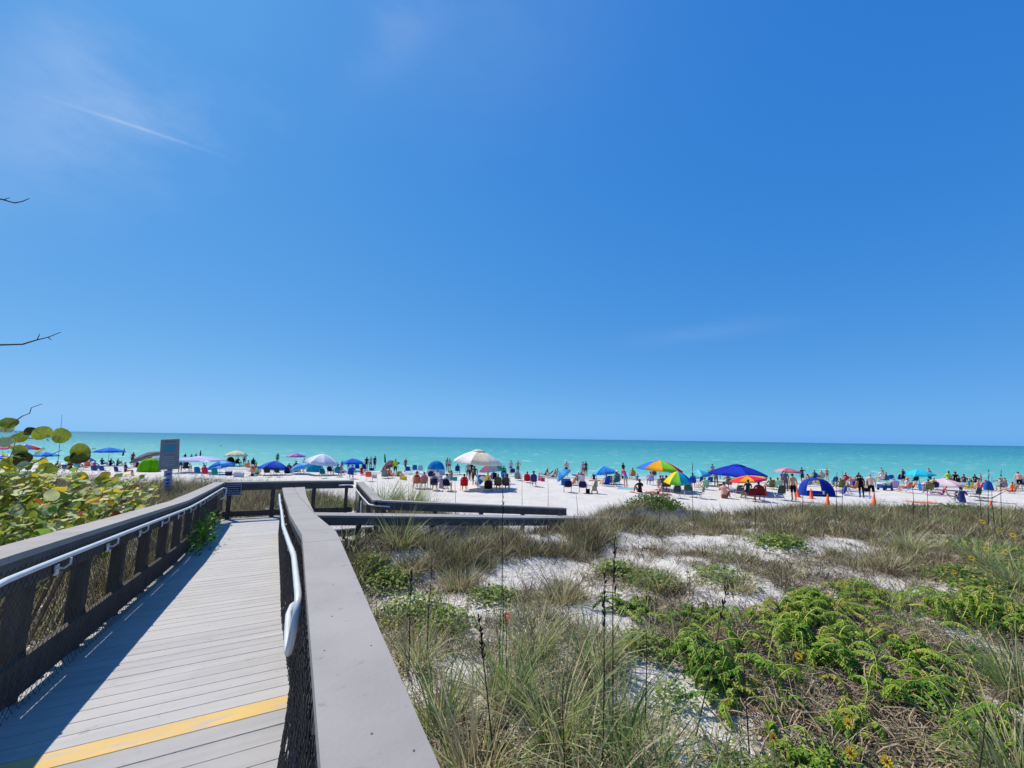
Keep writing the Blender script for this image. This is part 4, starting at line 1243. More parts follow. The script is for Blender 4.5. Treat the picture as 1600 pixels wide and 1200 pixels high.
# ------------------------------------------------------------------ sea grape at the left
SG_COLS = {
    'olive': ((0.33, 0.37, 0.05), (0.21, 0.25, 0.03)), 'green': ((0.22, 0.35, 0.06), (0.13, 0.23, 0.035)), 'pale': ((0.62, 0.63, 0.30), (0.48, 0.52, 0.22)),
    'yellow': ((0.62, 0.47, 0.04), (0.47, 0.35, 0.03)), 'rust': ((0.36, 0.10, 0.02), (0.25, 0.06, 0.02)), 'dark': ((0.055, 0.045, 0.02), (0.035, 0.03, 0.012))}
SG_M = {k: mat('sea_grape_leaf_' + k, a, b, scale=9, rough=0.6, trans=0.45, spec=0.2, perobj=0.18) for k, (a, b) in SG_COLS.items()}


def grape_leaf(seed):
    r_ = random.Random(seed); mb = MB(); n = 12
    vs = [(0, 0.0, 0.012)]; fold = r_.uniform(0.05, 0.22)
    for k in range(n):
        a = 2 * math.pi * k / n - math.pi / 2
        rad = 0.5 * (1 - 0.22 * max(0, -math.sin(a)) ** 6) * r_.uniform(0.95, 1.05)
        x = rad * math.cos(a); y = 0.46 + rad * 0.94 * math.sin(a)
        vs.append((x, y, abs(x) * fold + 0.06 * math.sin(3 * a + seed)))
    vs[0] = (0, 0.46, 0.0)
    mb.add(vs, [(0, 1 + k, 1 + (k + 1) % n) for k in range(n)])
    mb.tube([(0, 0.02, 0), (0, -0.14, -0.03)], 0.022, 4)
    return mb.mesh('sea_grape_leaf', True)


LEAVES = [grape_leaf(i) for i in range(4)]
base = at(-40, 900, 4.4)
sgz = float(terrain(base.x, base.y))
grape = empty('sea_grape', (base.x, base.y, sgz))
tag(grape, 'sea grape bush with round olive, yellow and rusty leaves beside the railing', 'bush')
stems = MB()
leafspec = []          # position, size, colour, direction, normal


def rvec(s=1.0): return Vector((rnd.gauss(0, s), rnd.gauss(0, s), rnd.gauss(0, s)))


def add_leaf(p, size, colr, d=None, nrm=None):
    d = (d or Vector((rnd.gauss(0, 1), rnd.gauss(0, 1), rnd.gauss(0.1, .6)))).normalized()
    nrm = (nrm or (Vector((-0.1, -0.15, 0.85)) + rvec(0.42))).normalized()
    leafspec.append((p, size, colr, d, nrm))


CLUMP = [  # px, py, distance, radius m, leaves
    (10, 765, 4.1, .34, 50), (70, 785, 4.4, .34, 60), (10, 810, 3.9, .38, 70), (110, 790, 4.6, .42, 80), (60, 820, 4.0, .40, 80), (160, 800, 5.0, .38, 70), (130, 830, 4.5, .34, 60), (205, 785, 5.6, .36, 52),
    (30, 850, 3.5, .35, 60), (-40, 790, 3.9, .45, 50), (225, 775, 6.2, .3, 26), (40, 740, 4.6, .25, 14), (170, 770, 5.6, .3, 26), (90, 850, 3.9, .3, 50), (-20, 730, 4.0, .3, 20), (-40, 840, 3.4, .5, 60),
    (0, 1010, 3.1, .3, 24), (-40, 960, 3.2, .4, 40)]
for (px, py, Y, r_, n) in CLUMP:
    c = at(px, py, Y)
    c.z = max(c.z, float(terrain(c.x, c.y)) + .15)
    foot = Vector((base.x * 0.4 + c.x * 0.6 - 0.3, base.y * 0.4 + c.y * 0.6 + .15, 0)); foot.z = float(terrain(foot.x, foot.y)) - 0.05
    mid = foot * 0.45 + c * 0.55 + Vector((0, 0, 0.12))
    stems.tube([foot - grape.location, (foot * .7 + mid * .3) + rvec(0.03) - grape.location, mid - grape.location, c - grape.location], [0.022, 0.018, 0.013, 0.008], 5)
    for q in range(4):
        e_ = c + Vector((rnd.uniform(-1, 1), rnd.uniform(-1, 1), rnd.uniform(-.3, 1.0))) * r_
        stems.tube([mid - grape.location, (mid + e_) / 2 + rvec(.04) - grape.location, e_ - grape.location], [0.010, 0.007, 0.004], 4)
    for q in range(int(n * 1.6)):
        v_ = rvec(); v_ = v_ / v_.length * (rnd.random() ** 0.45) * r_
        p_ = c + v_
        uu = p_.x * DU[0] + p_.y * DU[1]; vv = p_.x * DV[0] + p_.y * DV[1]
        if vv > left_v(uu) - 0.36: continue
        if p_.z < float(terrain(p_.x, p_.y)) + 0.03: continue
        add_leaf(p_, rnd.uniform(0.055, 0.118), rnd.choices(['olive', 'green', 'pale', 'yellow', 'rust', 'dark'], [32, 16, 34, 15, 3, 1])[0])
# the leaves that stand out against the sea, on their own long twigs
def twig(pts, r0=0.007, r1=0.003):
    P = [at(a, b, c) - grape.location for (a, b, c) in pts]
    stems.tube(P, list(np.linspace(r0, r1, len(P))), 5)


twig(((-30, 690, 4.2), (0, 685, 4.2), (50, 685, 4.25), (95, 682, 4.3)))
twig(((-30, 690, 4.2), (10, 668, 4.2), (35, 650, 4.2), (46, 646, 4.2), (49, 637, 4.2), (66, 631, 4.2)))
twig(((-20, 760, 4.2), (30, 735, 4.3), (70, 715, 4.3), (97, 703, 4.3)))
twig(((0, 795, 4.3), (40, 765, 4.4), (75, 745, 4.5), (105, 725, 4.6), (125, 713, 4.6)))
twig(((20, 830, 4.2), (70, 800, 4.4), (110, 775, 4.6), (135, 757, 4.7), (150, 745, 4.7)))
up = Vector((0.72, -0.62, 0.3))
for (px, py, Y, spx, colr) in ((95, 681, 4.3, 25, 'olive'), (66, 677, 4.25, 24, 'olive'), (31, 683, 4.2, 20, 'olive'), (47, 674, 4.25, 15, 'dark'), (127, 706, 4.6, 27, 'olive'), (125, 715, 4.6, 24, 'dark'), (110, 718, 4.6, 15, 'olive'),
                               (14, 662, 4.2, 22, 'olive'), (75, 733, 4.5, 23, 'olive'), (55, 745, 4.4, 20, 'pale'), (8, 690, 4.1, 20, 'pale'), (47, 757, 4.4, 24, 'yellow'), (18, 725, 4.2, 26, 'olive'), (36, 718, 4.2, 24, 'dark'), (127, 748, 4.7, 22, 'yellow'),
                               (164, 743, 5.2, 14, 'yellow'), (212, 761, 5.9, 9, 'rust'), (158, 779, 5.3, 12, 'rust'), (170, 768, 5.4, 13, 'yellow'), (160, 750, 5.2, 20, 'olive'), (30, 705, 4.2, 20, 'olive'), (8, 668, 4.2, 22, 'pale')):
    p_ = at(px, py, Y); size = spx * mpp(p_)
    d = Vector((rnd.gauss(0, .5), 0, rnd.gauss(0, .5)))
    if d.length < .2: d = Vector((1, 0, .2))
    d.normalize()
    nn = (up + rvec(0.16)).normalized(); d = (d - nn * d.dot(nn)).normalized()
    leafspec.insert(0, (p_ - d * size * 0.46, size, colr, d, nn))
sb = stems.build('stems', M_stem, grape); 


def leaf_matrix(p_, size, d, nn):
    d = (d - nn * d.dot(nn))
    if d.length < 1e-3: d = Vector((1, 0, 0)) - nn * nn.x
    d.normalize(); x = d.cross(nn).normalized()
    m = Matrix.Identity(4)
    for i in range(3): m[i][0] = x[i] * size; m[i][1] = d[i] * size; m[i][2] = nn[i] * size; m[i][3] = p_[i]
    return m


# nearest leaves are parts, the rest one mass
order = leafspec[:22] + sorted(leafspec[22:], key=lambda q: q[0].length - q[1] * 6)
for q in order[:298]:
    m = leaf_matrix(q[0] - grape.location, q[1], q[3], q[4])
    o = inst('leaf', LEAVES[rnd.randrange(4)], SG_M[q[2]], grape)
    o.matrix_local = m
rest = {k: MB() for k in SG_M}
for q in order[298:]:
    m = leaf_matrix(q[0] - grape.location, q[1], q[3], q[4]); src = LEAVES[rnd.randrange(4)]
    rest[q[2]].add([m @ v_.co for v_ in src.vertices], [tuple(pp.vertices) for pp in src.polygons])
mass = MB()
for i, k in enumerate(rest):
    mass.add(rest[k].v, rest[k].f, i)
o = mass.build('foliage_mass', [SG_M[k] for k in rest], grape, True); o['kind'] = 'stuff'

# bare branches reaching in from the left
p = at(-260, 760, 4.2); zt = float(terrain(p.x, p.y))
bt = empty('bare_tree', (p.x, p.y, zt)); tag(bt, 'leafless grey twigs reaching out above the sea grape', 'tree')
tk = MB()
B0 = Vector((0, 0, 0)); loc = bt.location
def bl(px, py, Y): return at(px, py, Y) - loc
tk.tube([(0, 0, -.1), bl(-255, 600, 4.2), bl(-230, 400, 4.2), bl(-180, 250, 4.2)], [0.06, 0.045, 0.03, 0.015], 7)
tk.build('trunk', M_stem, bt, True)
for pts in (((-230, 400, 4.2), (-120, 335, 4.2), (-30, 305, 4.2), (5, 312, 4.2), (22, 317, 4.2), (34, 315, 4.2), (46, 310, 4.2)), ((5, 312, 4.2), (15, 309, 4.2)),
            ((-245, 520, 4.2), (-120, 540, 4.2), (-30, 540, 4.2), (0, 539, 4.2), (35, 538, 4.2), (58, 531, 4.2), (75, 527, 4.2), (95, 519, 4.2)), ((58, 531, 4.2), (62, 522, 4.2)), ((75, 527, 4.2), (80, 531, 4.2))):
    mb = MB(); P = [bl(*q) for q in pts]; mb.tube(P, list(np.linspace(0.014 if len(P) > 3 else 0.004, 0.003, len(P))), 5); mb.build('branch', M_stalk, bt, True)

# green weed pushing through the shaded railing
p = W(9.4, -1.32, deck_z(9.4)); 
weed = empty('railing_weed', (p.x, p.y, float(terrain(p.x, p.y)))); tag(weed, 'green leafy weed pushing through the netting of the shaded railing', 'plant')
n = 420
c = np.stack([nr.normal(0, .2, n), nr.normal(0, .2, n), np.zeros(n)], -1)
hh = deck_z(9.4) - weed.location.z
c = (DU[None] * nr.normal(0, 0.45, n)[:, None] + DV[None] * nr.normal(0.0, 0.09, n)[:, None]); zc = nr.uniform(0.05, 0.62, n) * (1 - 0.5 * np.abs(nr.normal(0, .5, n)))
C = np.stack([c[:, 0], c[:, 1], hh + np.clip(zc, 0.03, 1)], -1)
V, Q, t = leaf_cards(C, unit_rows(nr.normal(0, 1, (n, 3))), unit_rows(nr.normal(0, .6, (n, 3)) + np.array([0, -.3, .8])), 0.085, 0.03, np.clip(nr.normal(0.75, .15, n), 0, 1))
np_object('leaves', V, [Q], M_leafg, weed, tint=t, kind='stuff')
mb = MB()
for i in range(7):
    d = W(rnd.uniform(-.5, .5), rnd.uniform(-.12, .04)); mb.tube([(d.x * .3, d.y * .3, -0.05), (d.x * .6, d.y * .6, hh * 0.8), (d.x, d.y, hh + rnd.uniform(.2, .55))], 0.005, 4)
mb.build('stems', M_ystem, weed)

# ------------------------------------------------------------------ people
SKIN = {'fair': (0.72, 0.46, 0.34), 'tan': (0.55, 0.33, 0.22), 'brown': (0.27, 0.15, 0.10), 'pink': (0.70, 0.38, 0.30)}
HAIR = {'dark': (0.025, 0.018, 0.014), 'brown': (0.09, 0.05, 0.03), 'blond': (0.42, 0.29, 0.13), 'grey': (0.40, 0.39, 0.37), 'red': (0.22, 0.06, 0.02)}


def skin_m(k): return mat('skin_' + k, SKIN[k], tuple(c * .85 for c in SKIN[k]), rough=0.55, spec=0.3)
def hair_m(k): return mat('hair_' + k, HAIR[k], tuple(c * .7 for c in HAIR[k]), rough=0.6, scale=30)


STAND = dict(pelvis=(0, 0, .95), spine=(0, -.01, 1.12), chest=(0, 0, 1.30), upch=(0, 0, 1.40), neck=(0, .0, 1.50), hbase=(0, .02, 1.57), head=(0, .025, 1.64), htop=(0, .01, 1.715),
             shL=(-.175, 0, 1.40), elL=(-.24, -.03, 1.12), wrL=(-.25, .03, .88), hnL=(-.25, .05, .80), shR=(.175, 0, 1.40), elR=(.24, -.03, 1.12), wrR=(.25, .03, .88), hnR=(.25, .05, .80),
             hipL=(-.09, 0, .88), knL=(-.105, .02, .49), anL=(-.11, -.02, .08), toL=(-.13, .13, .03), hipR=(.09, 0, .88), knR=(.105, .02, .49), anR=(.11, -.02, .08), toR=(.13, .13, .03))
RAD = dict(pelvis=(.155, .115), spine=(.14, .105), chest=(.165, .115), upch=(.12, .09), neck=(.055, .055), hbase=(.07, .075), head=(.085, .1), htop=(.06, .07), sh=(.062, .06), el=(.043, .043), wr=(.03, .026), hn=(.04, .02),
           hip=(.095, .1), kn=(.06, .062), an=(.042, .045), to=(.04, .026))
EDGES = [('pelvis', 'spine'), ('spine', 'chest'), ('chest', 'upch'), ('upch', 'neck'), ('neck', 'hbase'), ('hbase', 'head'), ('head', 'htop')]
for s_ in 'LR':
    EDGES += [('upch', 'sh' + s_), ('sh' + s_, 'el' + s_), ('el' + s_, 'wr' + s_), ('wr' + s_, 'hn' + s_), ('pelvis', 'hip' + s_), ('hip' + s_, 'kn' + s_), ('kn' + s_, 'an' + s_), ('an' + s_, 'to' + s_)]


def shift_upper(d, dx, dy, dz, names=('pelvis', 'spine', 'chest', 'upch', 'neck', 'hbase', 'head', 'htop', 'shL', 'shR', 'hipL', 'hipR')):
    for n in names: d[n] = tuple(a + b for a, b in zip(d[n], (dx, dy, dz)))


def lean_upper(d, ang, side=0.0):
    p = Vector(d['pelvis'])
    M = Matrix.Rotation(ang, 3, 'X') @ Matrix.Rotation(side, 3, 'Y')
    for n in ('spine', 'chest', 'upch', 'neck', 'hbase', 'head', 'htop', 'shL', 'shR', 'elL', 'elR', 'wrL', 'wrR', 'hnL', 'hnR'):
        d[n] = tuple(p + M @ (Vector(d[n]) - p))


def pose_defs():
    P = {}
    P['stand'] = dict(STAND)
    d = dict(STAND); d.update(knL=(-.11, .16, .50), anL=(-.11, .10, .12), toL=(-.12, .25, .07), knR=(.10, -.03, .49), anR=(.10, -.26, .12), toR=(.11, -.13, .03), wrL=(-.26, -.14, .92), hnL=(-.26, -.17, .85), wrR=(.25, .18, .93), hnR=(.25, .23, .87)); P['walk'] = d
    d = dict(STAND); d.update(elL=(-.38, -.06, 1.18), wrL=(-.20, .03, 1.02), hnL=(-.15, .05, .99), elR=(.38, -.06, 1.18), wrR=(.20, .03, 1.02), hnR=(.15, .05, .99)); P['akimbo'] = d
    d = dict(STAND); d.update(elL=(-.24, .16, 1.20), wrL=(-.13, .34, 1.33), hnL=(-.10, .40, 1.38), elR=(.24, .16, 1.20), wrR=(.12, .34, 1.33), hnR=(.09, .40, 1.38)); P['phone'] = d
    d = dict(STAND); d.update(elR=(.36, .02, 1.32), wrR=(.40, .06, 1.58), hnR=(.40, .06, 1.67)); P['raise'] = d
    d = dict(STAND); lean_upper(d, R(-42)); d.update(wrL=(-.2, .55, .78), hnL=(-.2, .6, .7), wrR=(.2, .55, .78), hnR=(.2, .6, .7), elL=(-.24, .42, .98), elR=(.24, .42, .98)); P['bend'] = d
    for nm, sz in (('chair', .52), ('lowchair', .29)):
        d = dict(STAND); shift_upper(d, 0, -.06, sz - .95)
        for n in ('elL', 'wrL', 'hnL', 'elR', 'wrR', 'hnR'): d[n] = tuple(a + b for a, b in zip(d[n], (0, -.06, sz - .95)))
        lean_upper(d, R(12))
        for s_, sx in (('L', -1), ('R', 1)):
            d['el' + s_] = (sx * .28, -.10, sz + .22); d['wr' + s_] = (sx * .27, .16, sz + .17); d['hn' + s_] = (sx * .25, .24, sz + .17)
            if nm == 'chair': d['kn' + s_] = (sx * .13, .38, sz + .02); d['an' + s_] = (sx * .13, .44, .09); d['to' + s_] = (sx * .14, .60, .03)
            else: d['kn' + s_] = (sx * .13, .36, .36); d['an' + s_] = (sx * .14, .70, .09); d['to' + s_] = (sx * .15, .76, .17)
        P[nm] = d
    d = dict(STAND); shift_upper(d, 0, 0, .13 - .95)
    for s_, sx in (('L', -1), ('R', 1)):
        d['el' + s_] = (sx * .28, .12, .42); d['wr' + s_] = (sx * .16, .34, .46); d['hn' + s_] = (sx * .10, .40, .47)
        d['kn' + s_] = (sx * .16, .36, .42); d['an' + s_] = (sx * .15, .50, .08); d['to' + s_] = (sx * .15, .64, .03)
    P['sand'] = d
    d = dict(STAND); shift_upper(d, 0, 0, .13 - .95); lean_upper(d, R(28))
    for s_, sx in (('L', -1), ('R', 1)):
        d['el' + s_] = (sx * .27, -.30, .26); d['wr' + s_] = (sx * .28, -.36, .05); d['hn' + s_] = (sx * .28, -.42, .03)
        d['kn' + s_] = (sx * .12, .40, .17); d['an' + s_] = (sx * .13, .80, .07); d['to' + s_] = (sx * .15, .84, .18)
    P['recline'] = d
    d = {}
    M = Matrix.Rotation(R(90), 3, 'X')
    for k, v in STAND.items():
        q = M @ (Vector(v) - Vector((0, 0, .95))); d[k] = (q.x, q.y, q.z + .125)
    for k in ('anL', 'anR', 'toL', 'toR', 'knL', 'knR'): d[k] = (d[k][0], d[k][1], .07 if k[0] != 't' else .05)
    for k in ('wrL', 'wrR', 'hnL', 'hnR', 'elL', 'elR'): d[k] = (d[k][0] * 1.15, d[k][1], .06)
    P['lie'] = d
    return P


def fingers(V, F, wrist, hand, side):
    """four fingers of different lengths and a thumb off the side of the palm"""
    w, h = Vector(wrist), Vector(hand); d = (h - w).normalized()
    a = d.cross(Vector((0.3, 0.9, 0.2)))
    if a.length < .1: a = d.cross(Vector((1, 0, 0)))
    a.normalize(); b = a.cross(d)
    mb = MB()
    for i, L_ in enumerate((.062, .072, .068, .052)):
        s = h + a * (i - 1.5) * .019 + d * .01
        mb.tube([s, s + d * L_ * .55 + b * .006, s + d * L_ + b * .018], [.0095, .0085, .006], 5)
    s = w + d * .03 + a * .03
    mb.tube([s, s + d * .03 + a * .022, s + d * .058 + a * .028 + b * .008], [.011, .010, .007], 5)
    n = len(V)
    V.extend(mb.v); F.extend([tuple(n + i for i in f) for f in mb.f])
    return len(mb.f)


def build_pose(name, d):
    names = list(d.keys()); idx = {n: i for i, n in enumerate(names)}
    me = bpy.data.meshes.new('skeleton'); me.from_pydata([d[n] for n in names], [(idx[a], idx[b]) for a, b in EDGES], [])
    o = bpy.data.objects.new('skeleton', me); COL.objects.link(o)
    o.modifiers.new('skin', 'SKIN'); sb = o.modifiers.new('sub', 'SUBSURF'); sb.levels = 1; sb.render_levels = 1
    for n in names:
        key = n if n in RAD else n[:2] if n[:2] in RAD else n[:3]
        sv = me.skin_vertices[0].data[idx[n]]; sv.radius = RAD[key]; sv.use_root = (n == 'pelvis')
    dg = bpy.context.evaluated_depsgraph_get(); ev = o.evaluated_get(dg); tm = ev.to_mesh()
    V = [tuple(v.co) for v in tm.vertices]; F = [tuple(p.vertices) for p in tm.polygons]
    ev.to_mesh_clear(); bpy.data.objects.remove(o); bpy.data.meshes.remove(me)
    J = {k: np.array(v) for k, v in d.items()}
    VA = np.array(V); mi = []
    hd = J['head']; up = J['htop'] - J['hbase']; up = up / np.linalg.norm(up)
    right = J['shR'] - J['shL']; right = right / np.linalg.norm(right)
    fwd = np.cross(up, right); fwd /= np.linalg.norm(fwd)
    for f in F:
        c = VA[list(f)].mean(0); best = None
        for a, b in EDGES:
            pa, pb = J[a], J[b]; t = np.clip(np.dot(c - pa, pb - pa) / (np.dot(pb - pa, pb - pa) + 1e-9), 0, 1)
            ra = RAD.get(b, RAD.get(b[:2], RAD.get(b[:3], (.1, .1))))[0]
            ds = np.linalg.norm(c - pa - t * (pb - pa)) - ra * 0.6
            if best is None or ds < best[0]: best = (ds, a, b, t)
        _, a, b, t = best
        if b in ('head', 'htop') or (b == 'hbase' and t > .6):
            q = c - hd
            mi.append(3 if np.dot(q, up) > 0.045 or np.dot(q, fwd) < -0.005 else 0)
        elif b in ('hbase', 'neck'): mi.append(0 if t > .5 or b == 'hbase' else 1)
        elif b in ('chest', 'upch') or b[:2] == 'sh': mi.append(1)
        elif b == 'spine': mi.append(2 if t < .35 else 1)
        elif b[:3] == 'hip': mi.append(2)
        elif b[:2] == 'el': mi.append(4 if t < .6 else 0)
        elif b[:2] == 'kn': mi.append(2 if t < .12 else 5 if t < .8 else 6)
        elif b[:2] == 'an': mi.append(6)
        else: mi.append(0)
    for s_, sd in (('L', -1), ('R', 1)):
        k = fingers(V, F, d['wr' + s_], d['hn' + s_], sd); mi += [0] * k
    # nose, ears and eyes
    mb = MB(); H_ = Vector(hd); U_ = Vector(up); R_ = Vector(right); Fw = Vector(fwd)
    mb.tube([H_ + Fw * .085 + U_ * .02, H_ + Fw * .118 - U_ * .015, H_ + Fw * .09 - U_ * .022], [.008, .013, .010], 5)
    for sd in (-1, 1): mb.tube([H_ + R_ * sd * .082 - U_ * .025, H_ + R_ * sd * .094 + U_ * .0, H_ + R_ * sd * .084 + U_ * .025], [.008, .014, .009], 5)
    n = len(V); V += mb.v; F += [tuple(n + i for i in f) for f in mb.f]; mi += [0] * len(mb.f)
    mb = MB()
    for sd in (-1, 1): mb.box(H_ + Fw * .094 + R_ * sd * .033 + U_ * .008, (.022, .012, .010))
    mb.box(H_ + Fw * .09 - U_ * .045, (.045, .012, .008))
    n = len(V); V += mb.v; F += [tuple(n + i for i in f) for f in mb.f]; mi += [3] * len(mb.f)
    m = bpy.data.meshes.new('person_' + name); m.from_pydata(V, [], F)
    m.polygons.foreach_set('material_index', mi); m.polygons.foreach_set('use_smooth', [True] * len(F)); m.update()
    return m, Vector(d['htop'])


POSES = {k: build_pose(k, d) for k, d in pose_defs().items()}
hb = MB(); hb.lathe([(0.0, 0.05), (0.06, 0.045), (0.095, 0.01), (0.1, -0.035), (0.19, -0.055), (0.19, -0.062), (0.098, -0.045)], 14); HAT = hb.mesh('sun_hat', True)


def person(pose, px, py, rot, outfit, label, scale=1.0, dz=0.0, hat=None, loc=None, off=(0, 0)):
    """outfit = skin, hair, top colour or None, bottom colour or None, sleeves?, thighs covered?, shins covered?"""
    if 1470 < px < 1550 and py < 759: py = 759.5
    p = loc if loc is not None else ground(px, py)
    root_loc = Vector((p.x + off[0], p.y + off[1], p.z + dz))
    me, ht = POSES[pose]
    sk, hr = skin_m(outfit[0]), hair_m(outfit[1])
    top = fabric(*outfit[2]) if outfit[2] else sk
    bot = fabric(*outfit[3]) if outfit[3] else sk
    fl_ = outfit[4] if len(outfit) > 4 else ''
    mats = [sk, top, bot, hr, top if 's' in fl_ else sk, bot if 't' in fl_ else sk, bot if 'p' in fl_ else sk]
    o = inst('person', me, mats, None, root_loc, (0, 0, R(rot)), (scale,) * 3)
    tag(o, label, 'person')
    if hat:
        h = inst('hat', HAT, fabric(*hat), o, ht + Vector((0, 0, -0.01)))
        h.scale = (1.0,) * 3
    return o


# ------------------------------------------------------------------ beach furniture
M_alu = mat('aluminium_tube', (0.55, 0.56, 0.58), (0.45, 0.46, 0.48), rough=0.4, metal=0.7)
M_dtube = mat('dark_steel_tube', (0.04, 0.04, 0.045), rough=0.45, metal=0.3)
M_wpole = mat('white_pole', (0.7, 0.7, 0.7), (0.6, 0.6, 0.6), rough=0.45)


def cloth_panel(pts, th=0.012):
    """thin solid cloth from a grid of points rows x cols"""
    mb = MB(); r_, c_ = len(pts), len(pts[0])
    vs = [Vector(p) for row in pts for p in row]
    n = (vs[1] - vs[0]).cross(vs[c_] - vs[0]).normalized() * th
    fs = [(i * c_ + j, i * c_ + j + 1, (i + 1) * c_ + j + 1, (i + 1) * c_ + j) for i in range(r_ - 1) for j in range(c_ - 1)]
    mb.add(vs, fs); k = len(vs); mb.add([v - n for v in vs], [tuple(reversed(f)) for f in fs])
    ring = [j for j in range(c_)] + [i * c_ + c_ - 1 for i in range(1, r_)] + [(r_ - 1) * c_ + j for j in range(c_ - 2, -1, -1)] + [i * c_ for i in range(r_ - 2, 0, -1)]
    for a, b in zip(ring, ring[1:] + ring[:1]): mb.f.append((a, a + k, b + k, b)); mb.mi.append(0)
    return mb


def chair_parts(sz, back_top, back_y, seat_d, w):
    D = {}
    D['seat'] = cloth_panel([[(x * w, y, sz - 0.03 * (1 - (2 * x) ** 2) + (0.02 if y > 0 else 0)) for x in (-.5, -.25, 0, .25, .5)] for y in (-seat_d, -seat_d * .3, seat_d * .4, seat_d)]).mesh('seat', True)
    D['backrest'] = cloth_panel([[(x * w * (1.04 - 0.20 * t * t), -seat_d - 0.01 + back_y * t - 0.05 * (1 - (2 * x) ** 2), sz + 0.03 + (back_top - sz) * t - 0.22 * t * (back_top - sz) * x * x) for x in (-.5, -.25, 0, .25, .5)] for t in (0, .3, .65, 1.0)]).mesh('backrest', True)
    hw = w / 2 + .012
    for nm, pts in (('leg_a', [(-hw, -seat_d + .02, 0.0), (-hw, -seat_d * .2, sz * .5), (-hw, seat_d, sz)]), ('leg_b', [(-hw, seat_d - .02, 0.0), (-hw, seat_d * .2, sz * .5), (-hw, -seat_d, sz)])):
        mb = MB(); mb.tube(pts, 0.012, 5); D[nm] = mb.mesh('leg', True)
    mb = MB(); mb.tube([(-hw, -seat_d, sz), (-hw, -seat_d + back_y, back_top + .02)], 0.012, 5); D['upright'] = mb.mesh('upright', True)
    ah = sz + min(.22, (back_top - sz) * .42)
    mb = MB(); mb.box((-hw, seat_d * .1, ah), (0.05, seat_d * 2.2, 0.02)); mb.tube([(-hw, seat_d, sz), (-hw, seat_d, ah)], .01, 5); D['armrest'] = mb.mesh('armrest')
    return D


CHAIRS = {'camp': chair_parts(.42, .86, -.13, .24, .52), 'low': chair_parts(.20, .80, -.26, .24, .54), 'high': chair_parts(.45, 1.0, -.17, .25, .52), 'lounge': chair_parts(.28, .72, -.5, .55, .56)}
CG = 'folding chairs on the beach'


def chair(kind, px, py, col, label, rot=0, frame=None, scale=1.0, col2=None):
    if px > 1470 and py < 759: py = 759.5
    p = ground(px, py); root = empty('folding_chair', p, R(rot)); root.scale = (scale,) * 3
    tag(root, label, 'chair', CG)
    D = CHAIRS[kind]; f1 = fabric(*col); f2 = fabric(*(col2 or col)); fr = frame or M_alu
    inst('seat', D['seat'], f2, root); inst('backrest', D['backrest'], f1, root)
    for sx in (1, -1):
        for k in ('leg_a', 'leg_b'): inst('leg', D[k], fr, root, scale=(sx, 1, 1))
        inst('upright', D['upright'], fr, root, scale=(sx, 1, 1)); inst('armrest', D['armrest'], fr, root, scale=(sx, 1, 1))
    return p


UG = 'beach umbrellas on the sand'


def gore(R_, hc, val, n=8):
    mb = MB(); ha = math.pi / n; nr_, na = 5, 4
    vs = []
    for i in range(nr_ + 1):
        t = i / nr_
        for j in range(na + 1):
            q = (j / na - .5) * 2
            sag = 1 - 0.035 * t * (1 - q * q)
            a = ha * q; rad = R_ * max(t, 0.03) * sag * (math.cos(ha) / math.cos(a) if True else 1) / math.cos(ha) * (1 - 0.0)
            z = -hc * (0.35 * t + 0.65 * t * t) - 0.02 * R_ * t * (1 - q * q)
            vs.append((rad * math.cos(a), rad * math.sin(a), z))
    for j in range(na + 1):
        x, y, z = vs[nr_ * (na + 1) + j]; vs.append((x * .99, y * .99, z - val * (1 if j % 2 == 0 else 0.7)))
    fs = [(i * (na + 1) + j, (i + 1) * (na + 1) + j, (i + 1) * (na + 1) + j + 1, i * (na + 1) + j + 1) for i in range(nr_ + 1) for j in range(na)]
    mb.add(vs, fs)
    return mb.mesh('canopy_panel', True)


def umbrella(px, yt, yb, hw, yg, cols, label, tilt=0, taz=0, rz=11, pole=None, vent=None, cone=1.0, poledx=0.0):
    """picture rows: apex, rim, ground below; hw = half width in pixels"""
    g = ground(px, yg); k = mpp(g)
    zt = at(px, yt, g.y).z; zb_ = at(px, yb, g.y).z
    rad = max(0.5, hw * k)
    hc = max(0.14 * rad, (zt - zb_) - rad * 0.08)
    apex = Vector((0, 0, zt - g.z))
    root = empty('beach_umbrella', g); tag(root, label, 'umbrella', UG)
    me = gore(rad, hc, 0.05 + 0.03 * rad)
    Tm = Matrix.Rotation(R(taz), 3, 'Z') @ Matrix.Rotation(R(tilt), 3, 'Y') @ Matrix.Rotation(R(-taz), 3, 'Z')
    piv = apex - Vector((0, 0, hc * .7))
    ap = piv + Tm @ Vector((0, 0, hc * .7))
    for i in range(8):
        o = inst('canopy_panel', me, fabric(*cols[i % len(cols)]), root, ap)
        o.rotation_euler = (Tm @ Matrix.Rotation(R(45 * i + rz), 3, 'Z')).to_euler()
    if vent:
        mb = MB(); mb.lathe([(0.02, .05), (rad * .16, 0.01), (rad * .3, -hc * .14), (rad * .3, -hc * .17)], 16); o = mb.build('vent', fabric(*vent), root, True); o.location = ap; o.rotation_euler = Tm.to_euler()
    mb = MB(); mb.tube([(0, 0, -0.25), piv, ap + Tm @ Vector((0, 0, .06))], [.022, .02, .014], 7); mb.build('pole', pole or M_wpole, root, True)
    mb = MB()
    for i in range(8):
        a = R(45 * i + rz + 22.5); q = [Tm @ Vector((rad * t * math.cos(a), rad * t * math.sin(a), -hc * (0.35 * t + 0.65 * t * t) - .02)) + ap for t in (0.03, .5, .99)]
        mb.tube(q, 0.006, 3)
    mb.build('ribs', M_alu, root)
    return root


